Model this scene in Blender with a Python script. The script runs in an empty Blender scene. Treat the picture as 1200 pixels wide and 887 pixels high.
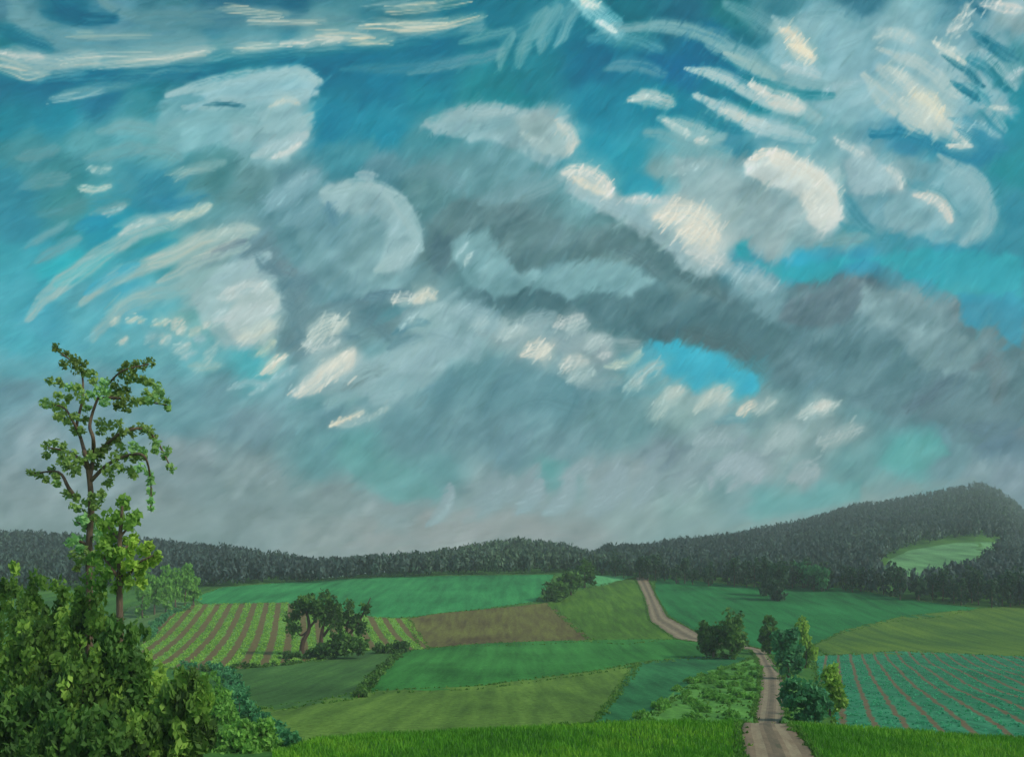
import bpy, math, random
import numpy as np
from mathutils.geometry import delaunay_2d_cdt
from mathutils import Vector

# ------------------------------------------------------------------ camera, sky light, sun, exposure
scene = bpy.context.scene
COL = scene.collection
CAM_Z = 22.0
cam_d = bpy.data.cameras.new("camera"); cam = bpy.data.objects.new("camera", cam_d); COL.objects.link(cam)
cam.location = (0, 0, CAM_Z); cam.rotation_euler = (math.radians(90), 0, 0)
cam_d.sensor_width = 36; cam_d.lens = 36 * 1039 / 1200; cam_d.shift_y = 220.5 / 1200     # a view camera: level, front raised
cam_d.clip_start = .3; cam_d.clip_end = 20000
scene.camera = cam
SUN_AZ, SUN_EL = math.radians(112), math.radians(40)          # from the right, a little behind
EXPOSURE = .5
SKY_GAIN = 2 ** -EXPOSURE
world = bpy.data.worlds.new("World"); scene.world = world; world.use_nodes = True
wn = world.node_tree.nodes; wl = world.node_tree.links
st = wn.new("ShaderNodeTexSky"); st.sky_type = 'NISHITA'; st.sun_disc = False
st.sun_elevation = SUN_EL; st.sun_rotation = SUN_AZ
wl.new(st.outputs[0], wn["Background"].inputs[0]); wn["Background"].inputs[1].default_value = .12
sun_d = bpy.data.lights.new("sun", 'SUN'); sun_d.energy = 1.5; sun_d.angle = math.radians(12); sun_d.color = (1, .95, .86)
sun = bpy.data.objects.new("sun", sun_d); COL.objects.link(sun)
sun.rotation_euler = Vector((math.sin(SUN_AZ) * math.cos(SUN_EL), math.cos(SUN_AZ) * math.cos(SUN_EL), math.sin(SUN_EL))).to_track_quat('Z', 'Y').to_euler()
scene.view_settings.view_transform = 'Standard'; scene.view_settings.look = 'None'
scene.view_settings.exposure = EXPOSURE; scene.view_settings.gamma = 1.0
scene.cycles.max_bounces = 5; scene.cycles.diffuse_bounces = 3; scene.cycles.transmission_bounces = 3
scene.cycles.use_denoising = True; scene.cycles.denoiser = 'OPENIMAGEDENOISE'
rnd = random.Random(7); rng = np.random.default_rng(11)

# ------------------------------------------------------------------ surveyed data (metres, north = +Y, east = +X)
K_FIELD = 1.32
K_LEAF = 2.6
K_WOOD = 2.2
K_ROAD = 0.95
K_GRASS = 2.7
HAZE = .0003
SKY_NU = 820
SKY_NV = 452
COLS = [(-1.2512,[(-400,26.0),(-60,21.6),(0,20.25),(30,14.8),(49,10.8),(60,9.1),(72,7.7),(85,6.7),(130,3.6),(208,0.8),(260,1.7),(360.28856038339586,12.29),(620,41.64),(680,38.64),(870,11.64),(2400,-23.0),(9000,-38.0)]),(-0.5775,[(-400,26.0),(-60,21.6),(0,20.25),(30,14.8),(49,10.8),(60,9.1),(72,7.7),(85,6.7),(130,3.6),(208,0.8),(260,1.7),(355.14650263319396,11.75),(620,39.26),(680,36.26),(870,9.26),(2400,-23.0),(9000,-38.0)]),(-0.4042,[(-400,26.0),(-60,21.6),(0,20.25),(30,14.8),(49,10.8),(60,9.1),(72,7.7),(85,6.7),(130,3.6),(208,0.8),(260,1.7),(360.28856038339586,12.29),(600,32.63),(660,29.63),(850,2.63),(2400,-23.0),(9000,-38.0)]),(-0.3369,[(-400,26.0),(-60,21.6),(0,20.25),(30,14.8),(49,10.8),(60,9.1),(72,7.7),(85,6.7),(130,3.6),(208,0.8),(260,1.7),(365.5817062600085,12.85),(560,27.55),(620,24.55),(810,-2.45),(2400,-23.0),(9000,-38.0)]),(-0.2599,[(-400,26.0),(-60,21.6),(0,20.25),(30,14.8),(49,10.8),(60,9.1),(72,7.7),(85,6.7),(130,3.6),(208,0.8),(260,1.7),(382.4373338251341,14.64),(530,21.16),(590,18.16),(780,-8.84),(2400,-23.0),(9000,-38.0)]),(-0.2166,[(-400,26.0),(-60,21.6),(0,20.25),(30,15.4),(49,10.39),(60,9.99),(63,9.84),(74,7.29),(85,7.1),(130,3.8),(208,0.8),(260,1.7),(391.4617647521513,15.59),(510,15.95),(570,12.95),(760,-14.05),(2400,-23.0),(9000,-38.0)]),(-0.1444,[(-400,26.0),(-60,21.6),(0,20.25),(30,15.4),(49,10.6),(60,10.33),(63,10.18),(74,7.63),(85,7.1),(130,3.8),(208,0.8),(260,1.7),(407.48767746900944,17.29),(520,19.01),(580,16.01),(770,-10.99),(2400,-23.0),(9000,-38.0)]),(0.0,[(-400,26.0),(-60,21.6),(0,20.25),(30,15.4),(49,10.84),(60,10.74),(63,10.59),(74,8.04),(85,7.1),(130,3.8),(208,0.8),(260,1.7),(414.2715634208467,18.01),(580,31.42),(640,28.42),(830,1.42),(2400,-23.0),(9000,-38.0)]),(0.0626,[(-400,26.0),(-60,21.6),(0,20.25),(30,15.4),(49,10.95),(60,10.91),(63,10.76),(74,8.21),(85,7.1),(130,3.8),(208,0.8),(260,1.7),(421.28515076100024,18.76),(580,28.63),(640,25.63),(830,-1.37),(2400,-23.0),(9000,-38.0)]),(0.0885,[(-400,26.0),(-60,21.6),(0,20.25),(30,15.4),(49,10.98),(60,10.97),(63,10.82),(74,8.27),(85,7.1),(130,3.8),(208,0.8),(260,1.7),(421.28515076100024,18.76),(560,21.62),(620,18.62),(810,-8.38),(2400,-23.0),(9000,-38.0)]),(0.1078,[(-400,26.0),(-60,21.6),(0,20.25),(30,15.4),(49,11.05),(60,11.09),(63,10.94),(74,8.39),(85,7.1),(130,3.8),(208,0.8),(260,1.7),(407.48767746900944,17.29),(560,27.55),(620,24.55),(810,-2.45),(2400,-23.0),(9000,-38.0)]),(0.1925,[(-400,26.0),(-60,21.6),(0,20.25),(30,15.4),(49,11.12),(60,11.2),(63,11.05),(74,8.5),(85,7.1),(130,3.8),(208,0.8),(260,1.7),(388.40666801941717,15.27),(700,37.25),(760,34.25),(950,7.25),(2400,-23.0),(9000,-38.0)]),(0.2887,[(-400,26.0),(-60,21.6),(0,20.25),(30,15.4),(49,11.08),(60,11.14),(63,10.99),(74,8.44),(85,7.1),(130,3.8),(208,0.8),(260,1.7),(365.5817062600085,12.85),(850,53.9),(910,50.9),(1100,23.9),(2400,-23.0),(9000,-38.0)]),(0.385,[(-400,26.0),(-60,21.6),(0,20.25),(30,15.4),(49,10.88),(60,10.8),(63,10.65),(74,8.1),(85,7.1),(130,3.8),(208,0.8),(260,1.7),(350.149155022725,11.22),(1000,85.18),(1060,82.18),(1250,55.18),(2400,-23.0),(9000,-38.0)]),(0.4524,[(-400,26.0),(-60,21.6),(0,20.25),(30,15.4),(49,10.7),(60,10.51),(63,10.36),(74,7.81),(85,7.1),(130,3.8),(208,0.8),(260,1.7),(331.4912011936004,9.24),(1100,104.05),(1160,101.05),(1350,74.05),(2400,-23.0),(9000,-38.0)]),(0.5005,[(-400,26.0),(-60,21.6),(0,20.25),(30,15.4),(49,10.56),(60,10.28),(63,10.13),(74,7.58),(85,7.1),(130,3.8),(208,0.8),(260,1.7),(322.888525568661,8.33),(1170,119.98),(1230,116.98),(1420,89.98),(2400,-23.0),(9000,-38.0)]),(0.5265,[(-400,26.0),(-60,21.6),(0,20.25),(30,15.4),(49,10.49),(60,10.16),(63,10.01),(74,7.46),(85,7.1),(130,3.8),(208,0.8),(260,1.7),(318.7524818425199,7.89),(1200,129.65),(1260,126.65),(1450,99.65),(2400,-23.0),(9000,-38.0)]),(0.5467,[(-400,26.0),(-60,21.6),(0,20.25),(30,15.4),(49,10.46),(60,10.1),(63,9.95),(74,7.4),(85,7.1),(130,3.8),(208,0.8),(260,1.7),(316.72394262222053,7.67),(1200,120.41),(1260,117.41),(1450,90.41),(2400,-23.0),(9000,-38.0)]),(0.5823,[(-400,26.0),(-60,21.6),(0,20.25),(30,15.4),(49,10.39),(60,9.99),(63,9.84),(74,7.29),(85,7.1),(130,3.8),(208,0.8),(260,1.7),(314.7210593547245,7.46),(1250,94.81),(1310,91.81),(1500,64.81),(2400,-23.0),(9000,-38.0)]),(1.2512,[(-400,26.0),(-60,21.6),(0,20.25),(30,15.4),(49,10.39),(60,9.99),(63,9.84),(74,7.29),(85,7.1),(130,3.8),(208,0.8),(260,1.7),(314.7210593547245,7.46),(1300,43.03),(1360,40.03),(1550,13.03),(2400,-23.0),(9000,-38.0)])]
KNOLLS = []
FIELDS = {'far_meadow':[(-122.4,339),(-122.1,346.5),(-121.9,354.2),(-121.6,362.2),(-121.3,370.8),(-118.3,372.5),(-115.3,374.5),(-112.5,377),(-109.6,379.8),(-107,383.2),(-104.4,387.5),(-102.1,392.8),(-99.6,398),(-97.1,402),(-94.5,406),(-92.1,411),(-89.5,416),(-86.2,417.2),(-82.6,417.8),(-79,417.8),(-75.3,418),(-71.8,418.8),(-68.4,420.2),(-65.1,422.8),(-61.2,422),(-57.6,423),(-53.9,423.2),(-50.1,422.8),(-46.2,421.8),(-42.3,420.5),(-38.5,419.2),(-34.7,418),(-30.9,417),(-27.1,416),(-23.4,415.2),(-19.7,415),(-16,415.2),(-12.4,415.5),(-8.8,416.2),(-5.2,416.8),(-1.6,417.5),(2,418.2),(5.6,418.8),(9.3,419),(12.9,419),(16.5,418.8),(20.1,418.5),(17.2,388.5),(14.6,362.2),(11.6,345.2),(8.9,330.5),(5.8,328),(2.7,325.5),(-0.4,322.5),(-3.3,319.2),(-6.3,316.2),(-9.1,313.2),(-12,310.8),(-14.8,308.5),(-17.7,306.5),(-20.5,304.8),(-23.3,303),(-26.1,301),(-28.8,299.2),(-31.4,297),(-34,294.8),(-36.7,293.2),(-39.3,292),(-41.9,290.5),(-44.5,289),(-47.3,291),(-50.2,293.2),(-53.1,295.5),(-56.1,297.8),(-59.1,300.2),(-62.3,303),(-65.5,305.8),(-68.7,308.8),(-72.1,311.8),(-75.5,314.8),(-79,318),(-82.6,321.5),(-85.5,321.5),(-88.4,321.8),(-91.4,322),(-94.3,322.2),(-97.3,322.5),(-100.3,322.8),(-103.2,322.8),(-106.1,322.8),(-108.9,322.5),(-111.7,322.2)],'strip_field':[(-119.8,311.2),(-118.6,317.2),(-117.5,323.8),(-114.9,324.5),(-112.2,325),(-109.5,325.5),(-106.7,325.8),(-103.9,326),(-101,326),(-98.2,326),(-95.3,326),(-92.3,325.8),(-89.5,325.8),(-86.6,325.8),(-83.7,325.8),(-80.1,322.5),(-76.5,319),(-73.1,316),(-69.6,312.8),(-66.3,309.8),(-63.1,307),(-59.9,304.2),(-56.8,301.8),(-53.8,299.2),(-50.8,297),(-47.9,294.8),(-45,292.5),(-42.3,292.2),(-39.5,291.8),(-36.7,291.5),(-33.9,291),(-30.5,275.8),(-27.3,260),(-23.9,241),(-20.7,222),(-22.9,222),(-25,222),(-27.1,222),(-29.3,222),(-31.4,222),(-33.5,222),(-35.7,222),(-37.8,221.8),(-39.2,219),(-40.5,215.8),(-41.7,212.2),(-42.7,208.5),(-43.7,204.5),(-44.5,200.2),(-45.3,196),(-46,192),(-46.7,188.2),(-47.4,184.5),(-48.8,182.8),(-50.2,181),(-51.5,179.2),(-52.9,177.5),(-54.2,176),(-55.9,176),(-57.7,176.2),(-59.5,176.5),(-61.2,176.5),(-62.9,176.5),(-64.6,176.5),(-66.2,176.2),(-69.5,180.2),(-72.9,184.2),(-76.3,188),(-79.6,191.5),(-89.1,213),(-98.1,233.2),(-104.7,252.8),(-110.1,270),(-114.8,286),(-117.3,298.2)],'ploughed_field':[(-23.5,226.5),(-26.3,244.2),(-29.2,261.5),(-31.9,276.5),(-34.7,291),(-32,294.5),(-29.2,297.8),(-26.4,301),(-23.4,303.8),(-20.6,305.2),(-17.7,306.5),(-14.8,308),(-11.9,309.8),(-9,311.5),(-6,313.8),(-3,315.8),(0,318),(3.2,321),(6.5,323.8),(9.9,326),(13.3,328.2),(15.4,315),(17.2,302),(18.9,289.5),(20.1,278.8),(21,268),(21.8,256.5),(22.3,244.2),(20.1,243.2),(17.9,242.2),(15.7,241.2),(13.5,240.2),(11.3,239),(9.2,237.8),(6.9,237.2),(4.6,236.8),(2.3,235.8),(0,235),(-2.2,233.8),(-4.5,232.8),(-6.7,231.5),(-8.9,230.5),(-11,229.5),(-13.1,228.8),(-15.2,228),(-17.3,227.5),(-19.4,227),(-21.4,226.8)],'green_bank':[(12.6,326.5),(16.1,335.5),(20,345.8),(23.7,352.2),(27.8,360.5),(32,369.2),(36.3,377.2),(40.2,382.2),(44.3,387.2),(48.5,393),(53,400.5),(58,410),(54.1,370.8),(51.3,342),(48.6,319.8),(46.5,301.8),(44.7,287),(45.7,278.8),(46.5,270.5),(47,261.5),(47.2,251.5),(44.2,248.8),(41.2,245.8),(38.3,242.5),(35.5,239.8),(32.7,237.2),(30,234.8),(27.9,236),(25.8,237.5),(23.7,238.8),(21.5,240.2),(20.9,252),(20,263.2),(19,273.8),(17.8,284),(16.2,297.8),(14.5,312)],'ridge_meadow':[(37.5,415),(41.2,415.8),(44.9,416.5),(48.6,417.2),(52.3,418.2),(56.1,419),(59.8,419.5),(54.3,406.8),(49.4,395.8),(44.9,387.8),(40.8,381.2),(36.8,374.8),(34,380),(31.2,385.5)],'long_meadow':[(-27.1,219.8),(-25.1,221),(-23.2,222.5),(-21.3,224.2),(-19.3,225.8),(-17.3,227.8),(-15.3,230),(-13.3,232.5),(-11.3,235.2),(-9.2,238.2),(-6.9,239.8),(-4.6,241.2),(-2.3,242.5),(0,243.8),(2.4,244.5),(4.7,245.2),(7.1,246),(9.5,246.2),(11.6,246.5),(13.8,246.5),(16,246.5),(18.1,246.2),(20.3,246.5),(22.4,246.5),(24.6,246.5),(26.8,246.8),(29,247),(31.2,247.5),(33.4,248),(35.8,248),(38.2,248.2),(40.7,248.8),(43.1,249),(45.6,249.2),(48,249.5),(50,248),(52,246.5),(53.9,245.2),(55.8,243.8),(51.3,222.2),(47.1,202.2),(45.1,201),(43,199.5),(41,198.2),(39,197),(36.9,195.2),(34.9,193.5),(32.8,191.2),(30.8,189),(28.7,186.2),(25.9,179.2),(23.4,173.5),(21.1,169),(19.1,165.5),(17.2,162.2),(15.3,159.2),(13.7,157.5),(12.2,155.8),(10.7,154.2),(9.2,152.5),(7.7,150.8),(6.3,148.8),(4.9,147),(3.5,145),(2.2,142.8),(0.9,140.8),(-0.4,138.8),(-1.6,136.5),(-2.8,134.5),(-3.9,132.8),(-5,130.8),(-6.2,130),(-7.3,129.5),(-8.4,128.8),(-9.5,128.2),(-10.6,127.5),(-11.7,127),(-12.7,126.5),(-13.8,126),(-14.9,125.5),(-15.9,125),(-17,124.5),(-18,124),(-19,123.5),(-22.1,130.5),(-22.7,140),(-23.2,150.5),(-24.1,163.8),(-25.2,180.8),(-26.6,202.5)],'pasture':[(-54.8,174),(-53.7,176),(-52.6,178),(-51.5,180.2),(-50.3,182.2),(-49.2,184.5),(-48.1,187),(-46.6,188.5),(-45.2,190.2),(-43.8,192),(-42.4,194),(-42.2,201.2),(-41.8,208),(-41.2,214),(-39.6,217.5),(-37.8,220.5),(-35.9,223.5),(-33.8,226.2),(-31.6,228.8),(-29.4,231.5),(-28.9,216.5),(-27.8,199.2),(-26,178),(-24.3,159.5),(-23.1,145.8),(-22.5,135),(-21.7,124.5),(-20.7,114),(-21.6,112),(-22.3,110),(-23.1,108.2),(-23.9,106.8),(-24.7,105.5),(-25.4,104.2),(-26.1,103),(-26.7,101.5),(-28.1,103.2),(-29.6,105),(-31.2,107),(-32.8,109),(-37,120.2),(-41.6,132.8),(-46.6,145.8)],'olive_meadow':[(-29.9,102.2),(-29.4,104),(-28.9,105.8),(-28.2,107.2),(-27.6,108.8),(-26.8,109.8),(-25.9,110.8),(-25.1,111.8),(-24.5,113.8),(-24,116),(-23.4,118.2),(-22.9,120.8),(-22.3,123),(-21.6,125.5),(-20.9,127.8),(-19.8,128.2),(-18.8,128.8),(-17.7,129.2),(-16.6,130),(-15.5,130.5),(-14.4,131),(-13.3,131.5),(-12.2,132.2),(-11,132.8),(-9.9,133.5),(-8.8,134.2),(-7.6,134.8),(-6.4,135.5),(-5.3,136.5),(-4.1,138.2),(-2.9,140.2),(-1.6,142.5),(-0.4,144.5),(0.9,146.5),(2.3,148.5),(3.7,150.5),(5.1,152.2),(6.5,154),(8,155.8),(9.5,157.2),(11,159),(12.6,160.5),(14.2,162.2),(15.8,164),(17.6,166.8),(19.5,170),(21.6,174),(23.8,179),(26.4,185),(21,154),(18.7,143.5),(16.5,133.5),(14.4,122.2),(12.4,110.8),(10.8,101),(9.5,93.2),(8.3,86.2),(7.5,85.5),(6.7,84.8),(5.9,84),(5.1,83),(4.3,82.2),(3.6,81.5),(2.8,80.8),(2.1,80.2),(1.4,79.5),(0.7,79),(0,78.2),(-0.6,66),(-1.2,66),(-1.7,66),(-2.3,66),(-2.9,66),(-3.5,66),(-4,66),(-4.6,66),(-5.2,66),(-5.8,66),(-6.4,66),(-6.9,66),(-7.5,66),(-8.1,66),(-8.7,66),(-9.2,66),(-9.8,66),(-10.4,66),(-11,66),(-11.5,66),(-12.1,66),(-12.7,66),(-13.3,66),(-13.9,66),(-14.5,66),(-15.1,66),(-15.7,66),(-16.2,66),(-16.8,66),(-18.5,70.8),(-20.3,76),(-22.3,81.5),(-24.6,87.8),(-27.1,94.5)],'teal_meadow':[(8.1,85.5),(9.2,92.5),(10.5,100.5),(12.1,110.2),(14.1,122.2),(16.1,133.5),(18,143.5),(20,154),(22.4,166.2),(25.8,184.8),(27.9,188.2),(30.1,191.8),(32.2,194.8),(34.4,197.2),(36.4,199.2),(38.5,201.2),(40.6,203),(42.8,204.8),(44.9,206.5),(47.1,208.2),(48.6,207),(50.1,205.8),(51.6,204.8),(53.1,203.5),(54.5,202.2),(50.9,194.8),(47.5,187.5),(44,179.8),(40.4,170.5),(35.9,158),(32.4,149),(29.5,141.8),(26.9,135.5),(24.5,127.8),(22,119),(19.6,110),(17.5,101.8),(15.7,95),(14.1,89),(12.6,82.8),(11.9,83.2),(11.1,83.8),(10.4,84.2),(9.6,84.5),(8.8,85)],'bank_field':[(9.2,66),(12.8,87.5),(14.4,93.5),(16.2,100.5),(18.4,109),(20.9,118.8),(23.5,128.2),(25.6,134.5),(27.9,140.8),(30.4,147.5),(33.3,155.8),(36.9,166.8),(40.1,174),(43.3,180.8),(46.3,186.5),(49.3,191.8),(52.4,196.8),(55.7,202.2),(47.1,168),(41.1,147.2),(37.1,133.2),(33.7,121),(29.2,105.8),(25.3,92.5),(17.9,66),(17.3,66),(16.8,66),(16.2,66),(15.6,66),(15,66),(14.4,66),(13.9,66),(13.3,66),(12.7,66),(12.1,66),(11.5,66),(11,66),(10.4,66),(9.8,66)],'verge':[(60.5,212.2),(59.8,203),(58.9,193.5),(54.8,176.2),(50.3,158.5),(45.9,141.5),(41.4,126.8),(37.4,113.5),(33.7,101.5),(30.4,91),(27.3,81),(26.2,80.5),(20.8,66),(20.1,66),(28.2,92.5),(32.2,105.5),(36.8,120.5),(41.6,137.5),(48.6,161.8),(55,189.2)],'upland_field':[(67.4,417),(71.1,413.5),(74.7,410),(78.2,406),(81,402.5),(83.8,399),(86.6,395.8),(89.3,392.5),(92,389.2),(94.6,386),(97.1,382.8),(99.7,379.8),(102.1,376.5),(104.5,373.2),(106.9,370.2),(110.9,371.8),(115,373.5),(119.3,375.5),(122.1,373),(124.9,370.8),(127.8,368.8),(130.7,367),(133.6,365.2),(136.6,364),(139.6,362.5),(141,357.2),(142.3,352),(143.7,347.2),(145,342.5),(146.5,338.2),(147.9,334),(149.9,332),(151.7,329.8),(153.4,327.2),(155.1,325),(157,323),(158.7,320.8),(160.4,318.8),(162.1,316.5),(163.6,314.2),(165.3,312.2),(160.5,308.8),(156,305.8),(151.6,303),(147.4,300.2),(143,297.2),(139.4,295.5),(135.6,293.5),(131.6,291),(127.7,288.5),(123.9,286),(120.2,283.8),(115.8,279.8),(111.6,276),(107.5,272.5),(103.4,268.5),(99.2,264.2),(94.2,256.8),(89.2,248.8),(84.7,242),(80.6,236),(77.5,232.8),(74.4,229.5),(71.2,225.8),(67.8,221.2),(64.3,216),(60.7,210.2),(60,215),(59.2,219.5),(58.2,224),(57.2,228.8),(56.1,233.2),(56,242.2),(55.6,251),(54.8,258.8),(54.3,267.8),(53.6,276.2),(52.7,284.8),(51.8,294),(53.1,311.2),(54.9,332.5),(56.6,354.2),(61,379.5)],'hay_field':[(75.9,213.2),(77.7,223.5),(78.9,233),(83.7,240.5),(89.2,249.8),(95.3,260.2),(101.2,269.5),(105.2,273.2),(109.1,276.5),(113.2,280),(117.4,283.8),(122.1,288.2),(127,293.2),(132.2,298.5),(135.6,300.5),(138.9,302),(142.3,303.5),(145.5,304.8),(148.6,305.8),(151.8,306.8),(155,308),(158.3,309.2),(161.8,310.8),(165.3,312.2),(169.1,314.2),(173,316.2),(176.9,318.2),(181,320.5),(184.9,322.5),(188.8,324.2),(192.4,325.5),(196.2,327),(200,328.5),(204,330.2),(208.6,333),(213.6,336.2),(199.8,314.5),(189.3,298),(178.8,281.5),(170.6,268.5),(160.7,253),(146.1,230),(135.1,212.8),(119.7,188.5),(118.8,189.8),(117.9,191),(117,192.5),(116.1,193.8),(115.2,195.2),(114.1,196.5),(113.2,198),(112.1,199.2),(111.2,200.8),(110,202),(108.9,203.2),(107.7,204.5),(106.6,206),(105.4,207.2),(104.1,208.5),(102.8,209.8),(101.5,211),(99.8,211.2),(98,211.5),(96.2,211.8),(94.6,212.2),(92.8,212.5),(91,212.8),(89.2,213),(87.4,213.2),(85.6,213.5),(83.7,213.5),(81.8,213.8),(79.9,213.8),(77.9,213.5)],'cabbage_field':[(71.6,210.8),(74.2,212.5),(76.6,213.8),(79.1,215),(81.5,216),(83.8,216.8),(86,217.2),(88.3,218),(90.6,218.5),(92.8,219),(95.2,219.8),(96.7,218.8),(98.1,217.8),(99.6,216.8),(101,215.8),(102.4,214.8),(103.8,213.8),(105.2,212.8),(106.6,211.8),(107.9,210.8),(109.1,209.5),(110.5,208.5),(111.8,207.5),(113,206.5),(114.1,205.2),(115.4,204.2),(116.6,203.2),(117.7,202),(118.8,201),(119.9,199.8),(121,198.8),(122,197.5),(123.1,196.5),(124,195.2),(112.6,177.2),(100.4,158),(88.9,140),(80.5,126.8),(70.4,110.8),(62.9,99),(57.3,90.2),(53.2,83.8),(50.2,79),(41.9,66),(41.3,66),(40.8,66),(40.2,66),(39.6,66),(39,66),(38.4,66),(37.8,66),(37.3,66),(36.7,66),(36.1,66),(35.5,66),(34.9,66),(34.4,66),(33.8,66),(33.2,66),(32.6,66),(32.1,66),(31.5,66),(30.9,66),(30.3,66),(29.7,66),(29.2,66),(28.6,66),(28,66),(27.4,66),(26.8,66),(26.2,66),(25.6,66),(25,66),(24.5,66),(31.1,85),(33.7,93.2),(36.6,102.8),(39.8,113.2),(44.2,126.8),(49.5,142.8),(56.4,163.8),(63,184.2)],'wood_clearing':[(177,427.8),(199.1,468),(211.6,485.2),(228.8,512.2),(235.9,517.8),(242,521),(247.9,523.5),(254,526.5),(261,531),(268.6,536.8),(271.8,533.5),(274.3,529),(278,527),(287,535),(296.6,543.8),(312.7,564),(283.2,514.5),(259.3,474.2),(239.2,444),(224.9,423.8),(211.8,405),(202.1,392.5),(196.7,389.2),(190.5,384.2),(183.7,378),(177.6,372.8),(172.1,368.8),(166.9,365),(164.9,368.5),(162.9,372),(160.9,375.8),(167.7,398.2)],'orchard_strip':[(-123.7,276.5),(-127.9,289),(-132.1,301.8),(-136.5,315.2),(-135.2,319.2),(-133.9,323.5),(-132.7,328.2),(-131.5,333.2),(-128.1,332),(-124.8,330.8),(-121.5,329.5),(-118.1,328),(-118.7,322.2),(-119.2,316.5),(-119.8,311.2),(-117.3,298.2),(-114.8,286),(-111,272.8),(-106.8,259),(-101.7,243.2),(-96.2,227.2),(-105.5,244.5),(-115,261.8)]}
TRACK_EDGES = [[(10.47,40),(12.75,48.75),(13.13,50.25),(13.38,51.25),(13.69,52.5),(13.98,53.75),(14.27,55),(14.55,56.25),(14.9,57.75),(15.19,59),(15.37,59.75),(21.98,81),(24.81,90.75),(27.6,100.25),(30.98,111.75),(34.54,123.75),(36.98,132.25),(39.56,141.25),(42.86,152.75),(47.21,168),(49.53,177),(51.62,185.25),(53.68,193.5),(55.94,202.5),(56.97,207.5),(58.05,212.75),(59.18,218.25),(60.16,223.25),(56.99,229.5),(53.61,236),(50,242.75),(46.06,249.25),(46.12,259.75),(45.83,269),(45.23,277.25),(44.51,285.5),(45.73,296.5),(47.18,309.25),(48.96,324.5),(51.02,342),(52.2,356.25),(53.35,370.75),(54.66,387),(56.75,409.5)],[(13.94,40),(17.29,50),(17.5,51),(17.79,52.25),(17.9,53),(18.13,54.25),(18.27,55.25),(18.48,56.5),(18.68,57.75),(18.76,58.5),(18.93,59.5),(19.08,60.5),(25.18,81.5),(28.04,90.75),(30.97,100.25),(34.37,111.25),(38,123),(40.27,130.75),(42.68,139),(45.6,149),(49.35,161.75),(51.16,169),(52.85,176),(54.36,182.5),(55.92,189.25),(57.88,197.5),(60.02,206.5),(62.12,215.5),(64.03,224),(62.35,232),(60.34,239.75),(58.12,247.75),(55.52,255.25),(54.78,264.75),(53.75,273.75),(52.52,282.75),(51.19,292.25),(52.23,304),(53.56,318),(55.09,333.75),(56.51,349.5),(57.7,362.25),(59.03,376.25),(60.86,394),(63.3,416.25)]]
TRACK_POLY = [(10.47,40),(12.75,48.75),(13.13,50.25),(13.38,51.25),(13.69,52.5),(13.98,53.75),(14.27,55),(14.55,56.25),(14.9,57.75),(15.19,59),(15.37,59.75),(21.98,81),(24.81,90.75),(27.6,100.25),(30.98,111.75),(34.54,123.75),(36.98,132.25),(39.56,141.25),(42.86,152.75),(47.21,168),(49.53,177),(51.62,185.25),(53.68,193.5),(55.94,202.5),(56.97,207.5),(58.05,212.75),(59.18,218.25),(60.16,223.25),(56.99,229.5),(53.61,236),(50,242.75),(46.06,249.25),(46.12,259.75),(45.83,269),(45.23,277.25),(44.51,285.5),(45.73,296.5),(47.18,309.25),(48.96,324.5),(51.02,342),(52.2,356.25),(53.35,370.75),(54.66,387),(56.75,409.5),(63.3,416.25),(60.86,394),(59.03,376.25),(57.7,362.25),(56.51,349.5),(55.09,333.75),(53.56,318),(52.23,304),(51.19,292.25),(52.52,282.75),(53.75,273.75),(54.78,264.75),(55.52,255.25),(58.12,247.75),(60.34,239.75),(62.35,232),(64.03,224),(62.12,215.5),(60.02,206.5),(57.88,197.5),(55.92,189.25),(54.36,182.5),(52.85,176),(51.16,169),(49.35,161.75),(45.6,149),(42.68,139),(40.27,130.75),(38,123),(34.37,111.25),(30.97,100.25),(28.04,90.75),(25.18,81.5),(19.08,60.5),(18.93,59.5),(18.76,58.5),(18.68,57.75),(18.48,56.5),(18.27,55.25),(18.13,54.25),(17.9,53),(17.79,52.25),(17.5,51),(17.29,50),(13.94,40)]
CLEARING = [(172.2,422),(185.3,445.8),(201.7,476.2),(215.6,496.8),(234.4,527.2),(241.2,531.2),(248.1,535.5),(255.1,539.8),(261.9,543.5),(268.6,546.8),(275.1,549.8),(278.4,545.8),(280.9,540.5),(285.7,539.8),(297,551),(311.5,567.8),(331.6,594),(291.6,526),(262.9,477.5),(240.3,442.8),(224.6,419.8),(209.7,397.5),(198.7,382.2),(193,377.8),(186.8,372.2),(180.9,367),(175.7,363),(170.8,359.5),(166.1,356.2),(161.2,352.5),(158.8,354.8),(156.4,357.2),(154.1,359.8),(151.7,362.2),(160,387)]
WOOD_EDGE = [(-1.2512,360,620),(-0.5775,355,620),(-0.4042,360,600),(-0.3369,366,560),(-0.2599,382,530),(-0.2166,391,510),(-0.1444,407,520),(0.0,414,580),(0.0626,421,580),(0.0885,421,560),(0.1078,407,560),(0.1925,388,700),(0.2887,366,850),(0.385,350,1000),(0.4524,331,1100),(0.5005,323,1170),(0.5265,319,1200),(0.5467,317,1200),(0.5823,315,1250),(1.2512,315,1300)]
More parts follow.
